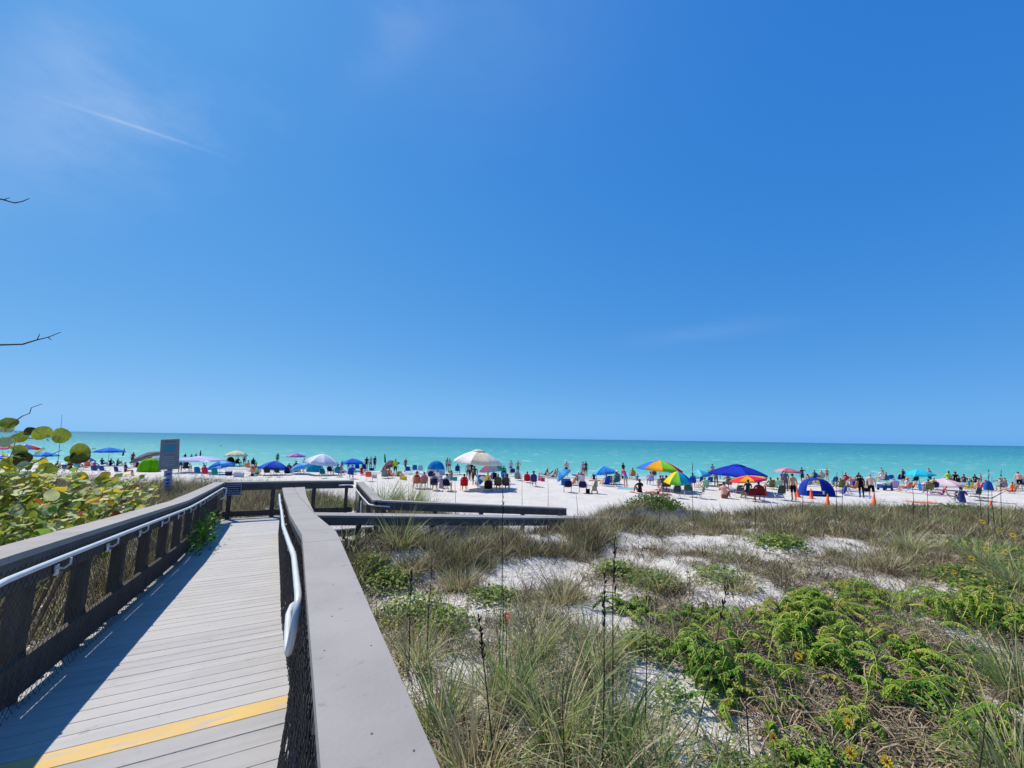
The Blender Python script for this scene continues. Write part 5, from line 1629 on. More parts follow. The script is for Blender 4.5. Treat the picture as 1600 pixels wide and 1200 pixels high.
def dome_tent(px, yt, yg, hw, label, cols, open_az=-60, open_w=75, depth=0.8, skirt=None, through=False):
    g = ground(px, yg); k = mpp(g); rx = hw * k; ry = rx * depth; h = at(px, yt, g.y).z - g.z
    root = empty('beach_tent', g); tag(root, label, 'tent')
    n, m = 24, 8
    shells = [MB() for _ in cols]
    for i in range(n):
        for j in range(m):
            a0, a1 = 2 * math.pi * i / n, 2 * math.pi * (i + 1) / n; e0, e1 = (math.pi / 2) * j / m, (math.pi / 2) * (j + 1) / m
            am = math.degrees((a0 + a1) / 2); dd = (am - open_az + 180) % 360 - 180
            if abs(dd) < open_w / 2 * (1 - 0.5 * (j / m)) and j < m * 0.68: continue
            if through and abs(abs(dd) - 180) < 40 and 1 <= j < m * .6: continue
            f = lambda a, e_: (rx * math.cos(a) * math.cos(e_) ** .75, ry * math.sin(a) * math.cos(e_) ** .75, h * math.sin(e_))
            which = (i * len(cols) * 1) // 3 % len(cols) if len(cols) > 1 else 0
            if skirt and j < 2: which = len(cols) - 1
            elif skirt: which = (i // 3) % max(1, len(cols) - 1)
            shells[which].add([f(a0, e0), f(a1, e0), f(a1, e1), f(a0, e1)], [(0, 1, 2, 3)])
    for sh, c in zip(shells, cols):
        if sh.f: sh.build('fabric_panel', fabric(*c), root, True)
    for az in (open_az - open_w * .5, open_az + open_w * .5, open_az + 130, open_az + 230):
        mb = MB(); mb.tube([(rx * 1.005 * math.cos(R(az)) * math.cos(e_) ** .75, ry * 1.005 * math.sin(R(az)) * math.cos(e_) ** .75, h * 1.005 * math.sin(e_)) for e_ in np.linspace(0, math.pi / 2, 8)], .012, 4)
        mb.build('frame_pole', M_dtube, root)
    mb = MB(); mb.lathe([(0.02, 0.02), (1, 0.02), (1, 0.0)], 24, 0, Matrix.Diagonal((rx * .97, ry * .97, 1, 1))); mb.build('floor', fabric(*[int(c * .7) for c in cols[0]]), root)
    return root


def box_thing(name, px, py, w, d, h, col, label, cat, lid=None, rot=0, handle=True):
    g = ground(px, py); root = empty(name, g, R(rot)); tag(root, label, cat)
    b = MB(); t = 0.94
    b.hexa([(-w / 2 * t, -d / 2 * t, 0), (w / 2 * t, -d / 2 * t, 0), (w / 2 * t, d / 2 * t, 0), (-w / 2 * t, d / 2 * t, 0), (-w / 2, -d / 2, h), (w / 2, -d / 2, h), (w / 2, d / 2, h), (-w / 2, d / 2, h)])
    b.build('body', fabric(*col), root)
    if lid:
        b = MB(); b.box((0, 0, h + .035), (w * 1.04, d * 1.04, .065)); b.box((0, 0, h + .08), (w * .8, d * .7, .03)); b.build('lid', fabric(*lid), root)
    if handle:
        b = MB(); b.tube([(-w * .42, 0, h), (-w * .4, 0, h + .14), (w * .4, 0, h + .14), (w * .42, 0, h)], .012, 5); b.build('handle', M_dtube, root)
    return root


def towel(px, py, w, l, cols, label, rot=0):
    g = ground(px, py); root = empty('beach_towel', g, R(rot)); tag(root, label, 'towel')
    n = len(cols)
    for i, c in enumerate(cols):
        x0, x1 = -w / 2 + w * i / n, -w / 2 + w * (i + 1) / n - .002
        mb = cloth_panel([[(x, y, .03 + .012 * math.sin(9 * x + 5 * y)) for x in (x0, (x0 + x1) / 2, x1)] for y in np.linspace(-l / 2, l / 2, 7)], .01)
        mb.build('stripe', fabric(*c), root)
    return g


def cone(px, py, label, h=0.7, lean=0):
    g = ground(px, py); root = empty('traffic_cone', g); tag(root, label, 'traffic cone', 'orange cones along the dune edge'); root.rotation_euler = (0, R(lean), 0)
    o = mat('cone_orange', (0.85, 0.10, 0.012), (0.75, 0.08, 0.01), rough=0.5)
    mb = MB(); mb.lathe([(.15, .03), (.13, .05), (.03, h), (.022, h + .01), (0.0, h + .01)], 14); mb.build('body', o, root, True)
    mb = MB(); mb.box((0, 0, .016), (.36, .36, .032)); mb.build('base', o, root)


# ---- umbrellas: px, apex row, rim row, half width, ground row, colours, label
NAVY = (20, 38, 120); BLUE = (30, 110, 215); LBLUE = (70, 165, 235); SKYB = (110, 190, 240); TEAL = (30, 170, 190); WHITE = (238, 238, 240); RED = (205, 30, 40); PINK = (235, 130, 160); CREAM = (245, 228, 195)
YEL = (250, 205, 30); GRN = (110, 205, 60); ORG = (250, 130, 25); PURP = (130, 70, 180); LIL = (205, 200, 235); BLK = (25, 25, 30); GREY = (120, 118, 120); RYL = (25, 60, 190)
umbrella(33, 694, 701, 17, 740, [RED, WHITE, (60, 90, 190), RED, WHITE], 'red, white and blue umbrella behind the sea grape leaves', tilt=6, taz=0)
umbrella(-2, 695, 702, 16, 738, [(200, 50, 70), PINK], 'rosy red umbrella next to the red, white and blue one')
umbrella(67, 706, 713, 15, 738, [LBLUE, BLUE], 'two-tone blue umbrella seen through the sea grape twigs')
umbrella(8, 709, 717, 14, 742, [BLUE, WHITE], 'blue and white umbrella low behind the sea grape')
umbrella(168, 699, 707, 18, 727, [(25, 130, 225), (15, 115, 210)], 'bright blue umbrella beside an upright closed umbrella', pole=M_dtube)
umbrella(228, 707, 716, 21, 729, [GREY, (105, 102, 104)], 'tilted grey umbrella behind the lime green tent', tilt=22, taz=200)
umbrella(367, 704, 713, 15.5, 728, [CREAM, (235, 230, 180)], 'pale cream umbrella with people sheltering below it')
umbrella(343, 720, 730, 18, 741, [BLUE, LBLUE, BLUE, SKYB], 'tilted sky blue umbrella next to the row of red and teal chairs', tilt=16, taz=170)
umbrella(427, 720, 733, 20, 742, [RYL, BLUE, LBLUE, (200, 220, 90), RYL, BLUE], 'blue umbrella with one lime panel behind the landing railing', tilt=5, taz=20)
umbrella(461, 708, 714, 13, 732, [(200, 120, 190), (150, 110, 200), (230, 150, 190)], 'small pink and purple umbrella near the water')
umbrella(469, 723, 732, 16, 741, [LBLUE, SKYB], 'light blue umbrella tipped toward the water beside a teal shelter', tilt=20, taz=180)
umbrella(502, 709, 725, 25, 742, [(235, 238, 245), (215, 222, 240), (240, 240, 245)], 'white patterned umbrella with blue rim above green chairs', tilt=-8, taz=180)
umbrella(550, 716, 725, 16, 736, [(20, 95, 215), (30, 120, 230)], 'low blue peaked umbrella near wading children')
umbrella(609, 719, 730, 14, 742, [(130, 80, 80), (110, 70, 72)], 'brown umbrella tipped over by the man in a lime shirt', tilt=24, taz=180)
umbrella(746, 703, 725, 37, 763, [CREAM, (250, 240, 222), (252, 246, 235)], 'very large cream umbrella standing over a crowd of chairs', tilt=-4, taz=180, vent=CREAM)
umbrella(769, 723, 736, 21, 762, [(165, 200, 240), (60, 190, 150), (250, 200, 70), (245, 150, 80), (240, 120, 90), (200, 120, 200), (235, 110, 150), (240, 160, 190)], 'pastel rainbow umbrella in front of the large cream one', tilt=6, taz=180, rz=-85)
umbrella(748, 739, 752, 9, 760, [(40, 120, 190), WHITE], 'small blue and white umbrella lying on its side', tilt=62, taz=150)
umbrella(879, 733, 745, 13, 757, [SKYB, (60, 160, 225)], 'blue striped umbrella tipped on its side by two small chairs', tilt=42, taz=175)
umbrella(945, 728, 740, 17.5, 756, [(60, 150, 225), (100, 185, 240), (40, 130, 215)], 'blue striped umbrella with scalloped edge over navy chairs', tilt=-6, taz=0)
umbrella(1032, 719, 736, 32, 765, [(140, 225, 60), (235, 50, 40), (250, 205, 40), (60, 180, 90), (130, 90, 200), (240, 60, 60), (60, 120, 220), (250, 175, 40)], 'large rainbow umbrella standing upright among seated people', tilt=4, taz=0, rz=-80)
umbrella(1060, 736, 754, 20, 770, [(30, 185, 205), (40, 120, 225), (230, 110, 200), (250, 150, 160), (240, 90, 60), (250, 150, 50), (250, 225, 60), (140, 215, 70)], 'rainbow umbrella tilted toward the dune in front of the upright one', tilt=9, taz=-110, rz=-78)
umbrella(1094, 733, 744, 15.5, 758, [(60, 175, 205), (130, 210, 220)], 'turquoise striped umbrella leaning beside the tilted rainbow one', tilt=-18, taz=0)
umbrella(1154, 726, 744, 40, 768, [(30, 55, 185), (25, 45, 170), (38, 66, 200)], 'large royal blue umbrella with a vented top', tilt=2, taz=0, vent=(28, 52, 178))
umbrella(1170, 743, 751, 26, 773, [(245, 60, 70), (250, 160, 40), (240, 40, 90), (250, 190, 60)], 'red and orange umbrella below the royal blue one', tilt=-8, taz=0)
umbrella(1233, 731, 738, 18, 766, [(205, 120, 140), (225, 160, 175), (190, 110, 130)], 'dusty pink umbrella shading a standing person', tilt=2, taz=0)
umbrella(1437, 733, 743, 18.5, 757, [(60, 205, 225), (40, 190, 215)], 'turquoise umbrella on a dark pole near the water', pole=M_dtube, tilt=-4, taz=0)
umbrella(1475, 748, 759, 24, 766, [(235, 200, 205), (225, 185, 195), (240, 215, 215)], 'low pale pink umbrella resting almost on the sand', tilt=3, taz=180)
umbrella(1102, 735, 743, 12, 752, [(70, 90, 200), (100, 120, 220)], 'small violet blue umbrella behind the turquoise striped one', tilt=-25, taz=0)
umbrella(130, 712, 719, 11, 734, [(70, 120, 190), WHITE], 'small blue and white umbrella behind the bright round leaves', tilt=8, taz=0)

# ---- large shade cloth on four poles
g = ground(308, 738); k = mpp(g); root = empty('shade_canopy', g); tag(root, 'wide white shade cloth stretched low over poles beyond the dune brush', 'canopy')
wx = 31 * k; zt = at(308, 712, g.y).z - g.z; zr = at(308, 721, g.y).z - g.z
mb = cloth_panel([[(wx * x, wx * .75 * y, zr + (zt - zr) * max(0, 1 - max(abs(x), abs(y))) ** .8 + 0.05 * (x * x + y * y)) for x in np.linspace(-1, 1, 9)] for y in np.linspace(-1, 1, 7)]); mb.build('cloth', fabric(*LIL), root, True)
for x in (-.93, .93):
    for y in (-.7, .7):
        mb = MB(); mb.tube([(wx * x, wx * y, -.2), (wx * x, wx * y, zr + .05)], .018, 6); mb.build('pole', M_alu, root, True)
        mb = MB(); mb.tube([(wx * x, wx * y, zr), (wx * x * 1.18, wx * y * 1.15, 0)], .005, 3); mb.build('guy_line', M_wpole, root)

# ---- tents
dome_tent(233, 716, 737, 16.5, 'lime green pop-up tent beside the tall sign', [(130, 200, 20), (110, 185, 15)], open_az=20, open_w=70, depth=.8)
dome_tent(241, 713, 733, 9, 'small white shelter behind the lime green tent', [(235, 235, 235)], open_az=60)
dome_tent(492, 723, 737, 13, 'teal beach shelter beneath the white patterned umbrella', [(20, 165, 195), (30, 175, 205)], open_az=80)
dome_tent(681, 720, 741, 14.5, 'bright cyan dome tent with a white lower wall', [(20, 150, 220), (10, 130, 205), (215, 225, 235)], open_az=75, open_w=80, skirt=True)
dome_tent(1276, 747, 774, 26, 'navy blue dome tent open toward the dune with gear inside', [(28, 70, 185)], open_az=-100, open_w=115, depth=.75, through=True)
dome_tent(359, 714, 728, 7, 'small black shelter under the cream umbrella', [BLK], open_az=0)
dome_tent(1545, 751, 766, 6, 'small blue shelter left of the swimmers', [(30, 100, 200)], open_az=80)

# ---- closed umbrellas standing up
for (px, yt, yg, c, lean, lab) in ((189, 700, 724, (120, 80, 60), 6, 'closed brown umbrella standing upright in the sand'), (603, 708, 738, (40, 40, 48), -7, 'closed dark umbrella rising behind the brown one'), (311, 703, 728, BLK, 0, 'closed black umbrella behind the white shade cloth')):
    g = ground(px, yg); h = at(px, yt, g.y).z - g.z
    root = empty('closed_umbrella', g); tag(root, lab, 'umbrella'); root.rotation_euler = (0, R(lean), 0)
    mb = MB(); mb.lathe([(.012, h), (.05, h * .93), (.09, h * .72), (.11, h * .52), (.07, h * .5), (.02, h * .5)], 10); mb.build('furled_canopy', fabric(*c), root, True)
    mb = MB(); mb.tube([(0, 0, -.2), (0, 0, h + .06)], .018, 6); mb.build('pole', M_wpole, root, True)

# ---- chairs
N2 = (28, 34, 78)
for row in (
    ('camp', 150, 742, (60, 85, 150), 'blue patterned camp chair beside an identical one at the dune brush', 5), ('camp', 163, 742, (70, 95, 165), 'lighter blue camp chair beside the patterned one at the dune brush', -8),
    ('camp', 186, 744, (40, 70, 140), 'navy camp chair of the woman sitting sideways', -15), ('camp', 105, 740, (90, 120, 165), 'pale blue chair behind the bright round leaves', 0),
    ('high', 311, 747, (30, 110, 175), 'blue high-back chair at the end of the row next to the red one', 0), ('high', 323, 748, (205, 50, 75), 'red high-back chair between blue and teal ones', 0), ('high', 338, 749, (20, 150, 150), 'teal high-back chair at the end of the row of three', 0),
    ('camp', 418, 745, (35, 70, 55), 'dark green chair under the umbrella with one lime panel', 10), ('camp', 435, 745, (45, 75, 60), 'faded green chair beside the dark green one', -10),
    ('camp', 505, 747, (30, 105, 110), 'deep teal chair under the white patterned umbrella', 0), ('camp', 528, 745, (35, 140, 170), 'bright teal chair of the person right of the white patterned umbrella', 0),
    ('high', 547, 748, (30, 80, 200), 'blue high-back chair just beyond the landing railing', 25), ('camp', 559, 737, (20, 80, 180), 'blue chair under the low blue peaked umbrella', 0), ('low', 570, 735, (30, 70, 170), 'low blue chair by the standing group of three', 0),
    ('camp', 638, 741, (25, 85, 185), 'blue chair beside the man in grey', 0), ('high', 648, 740, (50, 120, 190), 'mid-blue chair between a blue and a striped one', 8), ('high', 658, 741, (170, 205, 230), 'blue and white striped chair left of the cyan tent', -5),
    ('camp', 577, 752, (225, 105, 70), 'orange chair standing alone on open sand', 0), ('camp', 650, 763, (215, 120, 90), 'coral chair of the red-haired sitter', 20), ('camp', 662, 763, (200, 130, 120), 'salmon chair of the sitter in pink', 15),
    ('camp', 678, 766, N2, 'navy chair next to the person in lilac', 5), ('camp', 699, 767, (30, 32, 62), 'dark navy chair right of the person in lilac', -12), ('camp', 725, 767, (215, 25, 35), 'bright red armchair with a sitter under the large cream umbrella', 5),
    ('camp', 715, 741, (35, 75, 165), 'blue chair below the rim of the large cream umbrella', 0), ('low', 763, 767, (45, 30, 35), 'maroon black chair under the pastel rainbow umbrella', 0), ('high', 778, 767, (105, 88, 70), 'khaki brown chair beside the maroon one', 0), ('high', 791, 767, (95, 78, 64), 'darker brown chair at the end of the shaded row', -8),
    ('camp', 801, 744, (40, 60, 130), 'navy chair beyond the shaded row near the water', 0), ('high', 834, 760, (70, 65, 130), 'purple navy chair alone on open sand with a sitter', -6), ('lounge', 851, 745, (120, 125, 120), 'grey lounger near the water', 60), ('lounge', 863, 748, (170, 175, 170), 'pale lounger beside the grey one', 55),
    ('camp', 887, 769, (38, 36, 78), 'small navy chair beside the tipped blue umbrella', 0), ('camp', 911, 770, (44, 42, 88), 'small navy chair next to the black bag', -15), ('low', 951, 757, (30, 36, 80), 'low navy chair under the scalloped blue umbrella', 0), ('camp', 964, 757, (45, 45, 85), 'navy chair under the edge of the scalloped blue umbrella', 0),
    ('camp', 988, 749, (200, 150, 80), 'mustard chair beside the standing figure near the water', 5), ('camp', 1021, 748, (90, 100, 110), 'grey chair behind the upright rainbow umbrella', 0), ('camp', 1056, 778, (60, 80, 85), 'dark grey-green chair under the tilted rainbow umbrella', 0), ('camp', 1076, 776, (75, 105, 95), 'sage green chair with an empty seat at the dune edge', -25), ('camp', 1093, 779, (70, 85, 82), 'narrow grey-green chair turned side-on at the dune edge', 80),
    ('camp', 1096, 759, (50, 80, 175), 'blue patterned chair under the turquoise striped umbrella', 0), ('camp', 1107, 760, (60, 90, 190), 'blue patterned chair beside its twin under the turquoise striped umbrella', 10),
    ('camp', 1173, 783, (120, 25, 40), 'dark red chair of the dark-haired person at the dune edge', 0), ('high', 1187, 783, (135, 28, 42), 'dark red high-back chair beside an orange cone', -20), ('camp', 1154, 777, (110, 110, 110), 'grey chair between the bare-backed sitter and the dark red chairs', 0),
    ('high', 1218, 781, (80, 82, 82), 'charcoal chair standing empty near the man in black shorts', 0), ('camp', 1303, 758, (70, 100, 180), 'blue and white chair behind the navy tent', 0), ('camp', 1320, 757, (200, 60, 90), 'crimson chair right of the navy tent', 10), ('camp', 1341, 757, (90, 30, 40), 'maroon chair among the towels', 0),
    ('camp', 1391, 754, (30, 110, 200), 'blue chair behind the rolled towels on the wagon', -20), ('high', 1405, 755, (30, 60, 180), 'royal blue high-back chair left of the turquoise umbrella', -10), ('camp', 1428, 757, (40, 45, 60), 'black chair below the turquoise umbrella', 0), ('lounge', 1533, 783, (70, 78, 78), 'dark grey lounger facing the water at the dune edge', 30), ('camp', 1523, 781, (85, 92, 90), 'grey chair beside the dark grey lounger', 10),
    ('camp', 1489, 785, (120, 122, 95), 'olive chair beside the person in blue at the dune edge', 40), ('low', 1445, 767, (30, 90, 190), 'low blue chair under the low pale pink umbrella', 0), ('camp', 1595, 764, (40, 95, 160), 'blue chair at the far end of the beach', 0), ('camp', 397, 730, (30, 30, 40), 'black chair at the waterline beyond the cream umbrella', 0), ('low', 455, 738, (40, 40, 70), 'dark chair below the pink and purple umbrella', 0),
    ('camp', 787, 748, (30, 40, 90), 'navy chair behind the brown ones', 0), ('low', 84, 735, (120, 40, 60), 'wine red chair behind the sea grape', 0), ('camp', 1348, 766, (50, 130, 200), 'light blue chair among the spread towels', 20), ('camp', 1512, 763, (120, 85, 85), 'brown chair among the group near the blue shelter', -10), ('camp', 292, 737, (60, 60, 80), 'slate chair in the shade of the white cloth', 0)):
    chair(row[0], row[1], row[2], row[3], row[4], rot=row[5], frame=M_dtube if sum(row[3]) < 220 else M_alu)

for (px, py, col, lab) in ((372, 729, BLK, 'black chair under the cream umbrella'), (463, 737, (80, 60, 80), 'plum chair below the pink and purple umbrella'), (516, 742, (50, 45, 55), 'dark brown chair beneath the white patterned umbrella'),
                           (1035, 768, (90, 90, 100), 'slate chair under the upright rainbow umbrella'), (1041, 768, (60, 60, 66), 'charcoal chair under the upright rainbow umbrella'), (1137, 764, (150, 150, 150), 'pale grey chair of the shirtless grey-haired man'),
                           (1283, 752, (200, 200, 205), 'white chair beyond the top of the navy tent'), (1272, 752, (60, 80, 130), 'steel blue chair beyond the top of the navy tent'), (1377, 754, (220, 222, 230), 'white striped chair behind the loaded wagon'), (1383, 756, (60, 100, 160), 'denim blue chair behind the loaded wagon'),
                           (1481, 754, (150, 150, 155), 'grey chair of the person in a lime shirt'), (1493, 757, (50, 50, 60), 'black chair beside the person in a lime shirt'), (1505, 757, (120, 80, 90), 'mauve chair by the brown towels'), (1523, 757, (90, 60, 60), 'brown chair by the brown towels')):
    chair('camp', px, py, col, lab)

# ---- people: pose, px, ground row, turn, outfit, words
PEOPLE = [
    ('stand', 206, 727, 10, ('tan', 'brown', (150, 45, 60), (70, 70, 90), 'st'), 'person in a dark red shirt standing near the grey umbrella', 1.0, 0),
    ('chair', 197, 744, -70, ('tan', 'dark', (60, 70, 120), (50, 60, 110)), 'dark-haired woman turned sideways by the navy camp chair', 1.0, 0),
    ('lowchair', 160, 728, 0, ('fair', 'brown', (70, 90, 140), (60, 60, 80), 's'), 'person in slate blue sitting under the bright blue umbrella', 1.0, 0), ('sand', 172, 727, 10, ('tan', 'dark', (30, 30, 40), (30, 30, 40), 'st'), 'person in black huddled by the bright blue umbrella pole', 1.0, 0), ('sand', 183, 727, -20, ('pink', 'blond', (190, 120, 120), (60, 60, 80)), 'person in rose sitting beside the closed brown umbrella', 1.0, 0),
    ('chair', 110, 740, 0, ('tan', 'dark', (90, 40, 40), (40, 40, 60), 's'), 'dark-haired person in maroon behind the bright round leaves', 1.0, 0), ('sand', 88, 733, 0, ('tan', 'dark', (40, 40, 60), (60, 40, 60), 'st'), 'person in dark clothes behind the sea grape twigs', 1.0, 0),
    ('stand', 289, 714, 0, ('brown', 'dark', (30, 30, 40), BLK), 'dark-clad bather wading chest deep beyond the white shade cloth', 1.0, -1.05), ('stand', 299, 714, 0, ('tan', 'dark', None, BLK), 'bare-shouldered bather wading beside the dark-clad one', 1.0, -1.15), ('stand', 306, 713, 30, ('tan', 'brown', None, BLK), 'brown-haired bather wading near a closed black umbrella', 1.0, -1.15),
    ('sand', 287, 732, 0, ('tan', 'dark', (40, 35, 50), BLK, 's'), 'person in black sitting in the shade of the white cloth', 1.0, 0), ('recline', 322, 734, -40, ('tan', 'brown', (90, 60, 130), BLK), 'person in violet reclining under the white cloth', 1.0, 0),
    ('chair', 372, 729, 0, ('tan', 'dark', BLK, BLK, 'st'), 'person in black seated under the cream umbrella', 1.0, 0), ('stand', 381, 728, 0, ('pink', 'brown', (200, 160, 165), (60, 60, 70), 't'), 'person in pale pink standing at the cream umbrella', 1.0, 0), ('chair', 396, 730, 0, ('brown', 'dark', (30, 30, 36), BLK, 's'), 'person in black seated at the waterline beyond the cream umbrella', 1.0, 0),
    ('sand', 394, 744, 15, ('tan', 'brown', None, (90, 60, 60)), 'sunburnt person sitting on the sand left of the lime-panelled umbrella', 1.0, 0), ('stand', 433, 723, 0, ('brown', 'dark', None, BLK), 'lone bather standing in the shallows beyond the lime-panelled umbrella', 1.0, -.2),
    ('lowchair', 452, 738, 0, ('tan', 'dark', (30, 30, 60), BLK, 's'), 'person in navy seated below the pink and purple umbrella', 1.0, 0), ('chair', 463, 737, -10, ('tan', 'dark', (150, 80, 90), (40, 40, 80)), 'person in brick red seated below the pink and purple umbrella', 1.0, 0),
    ('chair', 516, 742, 0, ('tan', 'dark', (60, 50, 60), BLK, 's'), 'person in dark brown seated beneath the white patterned umbrella', 1.0, 0), ('chair', 528, 745, 0, ('tan', 'brown', (40, 140, 180), (40, 60, 90), 's'), 'person in teal seated right of the white patterned umbrella', 1.0, 0), ('stand', 534, 735, 0, ('fair', 'brown', (60, 110, 90), (50, 90, 90), 's'), 'child in green playing at the waterline', .72, 0), ('stand', 544, 735, 20, ('tan', 'brown', None, (150, 80, 60), 't'), 'child in rust shorts at the waterline', .7, 0),
    ('chair', 549, 748, 25, ('tan', 'grey', (50, 90, 190), (40, 60, 120), 's'), 'person in blue seated just beyond the landing railing', 1.0, 0), ('stand', 572, 735, 0, ('tan', 'dark', BLK, BLK, 's'), 'person in black at the side of the standing group of three', 1.0, 0), ('akimbo', 578.5, 735, 10, ('pink', 'blond', None, (180, 110, 110)), 'bather with hands on hips in the middle of the standing group of three', 1.02, 0), ('stand', 585, 733, -20, ('tan', 'dark', (35, 50, 100), (35, 50, 100), 'st'), 'person in navy at the side of the standing group of three', 1.0, 0),
    ('stand', 617, 744, 0, ('tan', 'brown', (190, 240, 40), BLK, 'st'), 'man in a lime shirt and black shorts by the brown umbrella', 1.05, 0), ('walk', 633, 738, -30, ('tan', 'grey', (110, 105, 110), (80, 75, 85), 'st'), 'man in grey walking beside the blue chairs', 1.0, 0), ('sand', 598, 744, 0, ('pink', 'brown', (160, 90, 90), (60, 60, 80), 's'), 'person in brick red sitting under the brown umbrella', 1.0, 0), ('sand', 608, 744, 10, ('tan', 'dark', (150, 150, 155), BLK, 's'), 'person in pale grey sitting under the brown umbrella', 1.0, 0),
    ('chair', 650, 763, 20, ('pink', 'red', (200, 60, 50), (60, 60, 80)), 'red-haired person sitting in the coral chair', 1.0, 0), ('chair', 662, 763, 15, ('fair', 'brown', (225, 150, 160), (160, 90, 90), 's'), 'person in pink sitting in the salmon chair', 1.0, 0), ('chair', 678, 766, 5, ('tan', 'dark', (130, 150, 165), N2, 's'), 'dark-haired person in pale blue in the navy chair', 1.0, 0), ('sand', 689, 763, -10, ('fair', 'grey', (200, 175, 205), (200, 175, 205), 'stp'), 'person in lilac sitting between two navy chairs', 1.15, 0), ('chair', 699, 767, -12, ('fair', 'dark', (210, 205, 215), (60, 60, 80), 's'), 'person in white in the dark navy chair', 1.0, 0),
    ('stand', 698.5, 737, 0, ('tan', 'dark', (150, 110, 90), (130, 100, 90), 't'), 'bather in beige near the cyan tent, one of a pair', 1.0, 0), ('stand', 702, 738, 5, ('fair', 'brown', (220, 190, 180), (90, 70, 60)), 'bather in pale pink near the cyan tent, one of a pair', 1.0, 0), ('chair', 725, 767, 5, ('tan', 'dark', (200, 30, 40), (150, 30, 40), 's'), 'dark-haired person in red sitting in the bright red armchair', 1.0, 0), ('chair', 715, 741, 0, ('tan', 'dark', (40, 70, 150), (40, 60, 120), 's'), 'person in blue seated below the rim of the large cream umbrella', 1.0, 0),
    ('stand', 731, 750, 0, ('tan', 'brown', (180, 170, 165), (90, 80, 80), 'st'), 'person in light grey standing under the large cream umbrella', 1.0, 0), ('stand', 736, 750, -20, ('brown', 'dark', (35, 35, 45), BLK, 'st'), 'person in black standing under the large cream umbrella', 1.0, 0), ('stand', 741, 758, 10, ('brown', 'dark', (110, 75, 60), (60, 45, 40), 't'), 'person in brown standing by the small overturned umbrella', .95, 0), ('lowchair', 763, 767, 0, ('fair', 'grey', (205, 205, 215), BLK, 's'), 'person in white seated under the pastel rainbow umbrella', 1.0, 0), ('chair', 778, 767, 0, ('tan', 'grey', (80, 90, 80), BLK, 's'), 'grey-haired person in the khaki brown chair', 1.0, 0), ('chair', 791, 767, -8, ('tan', 'brown', (150, 130, 110), BLK, 's'), 'person in tan in the darker brown chair', 1.0, 0),
    ('stand', 798, 742, 0, ('fair', 'brown', (200, 200, 220), (60, 70, 120), 's'), 'person in white standing beyond the brown chairs near the water', 1.0, 0), ('akimbo', 809, 742, 0, ('tan', 'grey', None, (60, 80, 150), 't'), 'shirtless man with hands on hips beside the water', 1.0, 0), ('chair', 834, 760, -6, ('pink', 'brown', (230, 130, 150), N2, 's'), 'person in pink with blue hat sitting alone on open sand', 1.0, 0),
    ('recline', 852, 745, 60, ('tan', 'dark', (80, 80, 90), BLK), 'sunbather stretched out on the grey lounger', 1.0, .18), ('recline', 864, 748, 55, ('tan', 'brown', None, (60, 60, 80)), 'sunbather propped up on the pale lounger', 1.0, .18), ('sand', 871, 744, 30, ('tan', 'dark', None, BLK), 'bather sitting on the sand behind the loungers', 1.0, 0),
    ('stand', 885, 745, 0, ('fair', 'grey', None, (40, 40, 55), 't'), 'white-haired shirtless man standing behind the tipped blue umbrella', 1.08, 0), ('stand', 911, 744, 5, ('pink', 'brown', (225, 170, 180), (200, 90, 100), 't'), 'person in a rose skirt standing at the water with a companion', 1.0, 0), ('stand', 915.5, 744, -20, ('tan', 'dark', (50, 50, 70), (50, 50, 70), 't'), 'person in dark swimwear beside the one in a rose skirt', 1.02, 0), ('recline', 896, 756, 60, ('tan', 'red', (230, 110, 60), (230, 110, 60)), 'person in orange lying behind the small navy chairs', .9, 0),
    ('chair', 964, 757, 0, ('tan', 'grey', (90, 130, 180), BLK, 's'), 'grey-haired person seated under the scalloped blue umbrella', 1.0, 0), ('walk', 974, 746, 30, ('brown', 'dark', (70, 55, 60), (60, 50, 60), 'st'), 'dark figure walking along the water beyond the scalloped umbrella', 1.0, 0), ('chair', 988, 749, 5, ('tan', 'brown', (210, 140, 60), (60, 120, 150), 's'), 'person in mustard seated near the water', 1.0, 0), ('sand', 996, 751, 0, ('fair', 'brown', (90, 160, 200), (90, 160, 200), 's'), 'child in light blue beside the mustard chair', .8, 0),
    ('sand', 1000, 770, 10, ('brown', 'dark', (60, 35, 40), (60, 35, 40), 's'), 'person in maroon sitting behind a red towel on open sand', 1.15, 0), ('chair', 1035, 768, 0, ('tan', 'grey', (140, 90, 100), (80, 60, 60), 's'), 'person in dusty rose seated under the upright rainbow umbrella', 1.0, 0), ('chair', 1041, 768, -10, ('tan', 'brown', (70, 60, 70), BLK, 's'), 'person in charcoal seated under the upright rainbow umbrella', 1.0, 0), ('recline', 1028, 772, 70, ('pink', 'brown', None, (120, 60, 60)), 'sunbather lying in front of the upright rainbow umbrella', 1.0, 0),
    ('stand', 1114, 748, 0, ('tan', 'dark', (150, 160, 170), (60, 70, 110), 'st'), 'person in grey-blue standing near the water by the turquoise striped umbrella', 1.0, 0), ('stand', 1108.5, 751, 10, ('pink', 'blond', (240, 180, 180), (230, 150, 160)), 'child in pink next to the person in grey-blue', .68, 0), ('chair', 1137, 764, -20, ('tan', 'grey', None, (120, 60, 50), 't'), 'shirtless grey-haired man sitting beneath the royal blue umbrella', 1.05, 0), ('sand', 1132, 779, -40, ('pink', 'brown', None, (160, 90, 70), 't'), 'broad bare-backed sitter at the dune edge below the royal blue umbrella', 1.3, 0), ('chair', 1168, 779, 0, ('tan', 'dark', (40, 60, 70), BLK, 's'), 'dark-haired person in slate sitting beside the dark red chairs', 1.05, 0), ('chair', 1186, 783, -20, ('brown', 'dark', (110, 25, 40), BLK, 's'), 'person in wine red sitting in the dark red high-back chair', 1.05, 0),
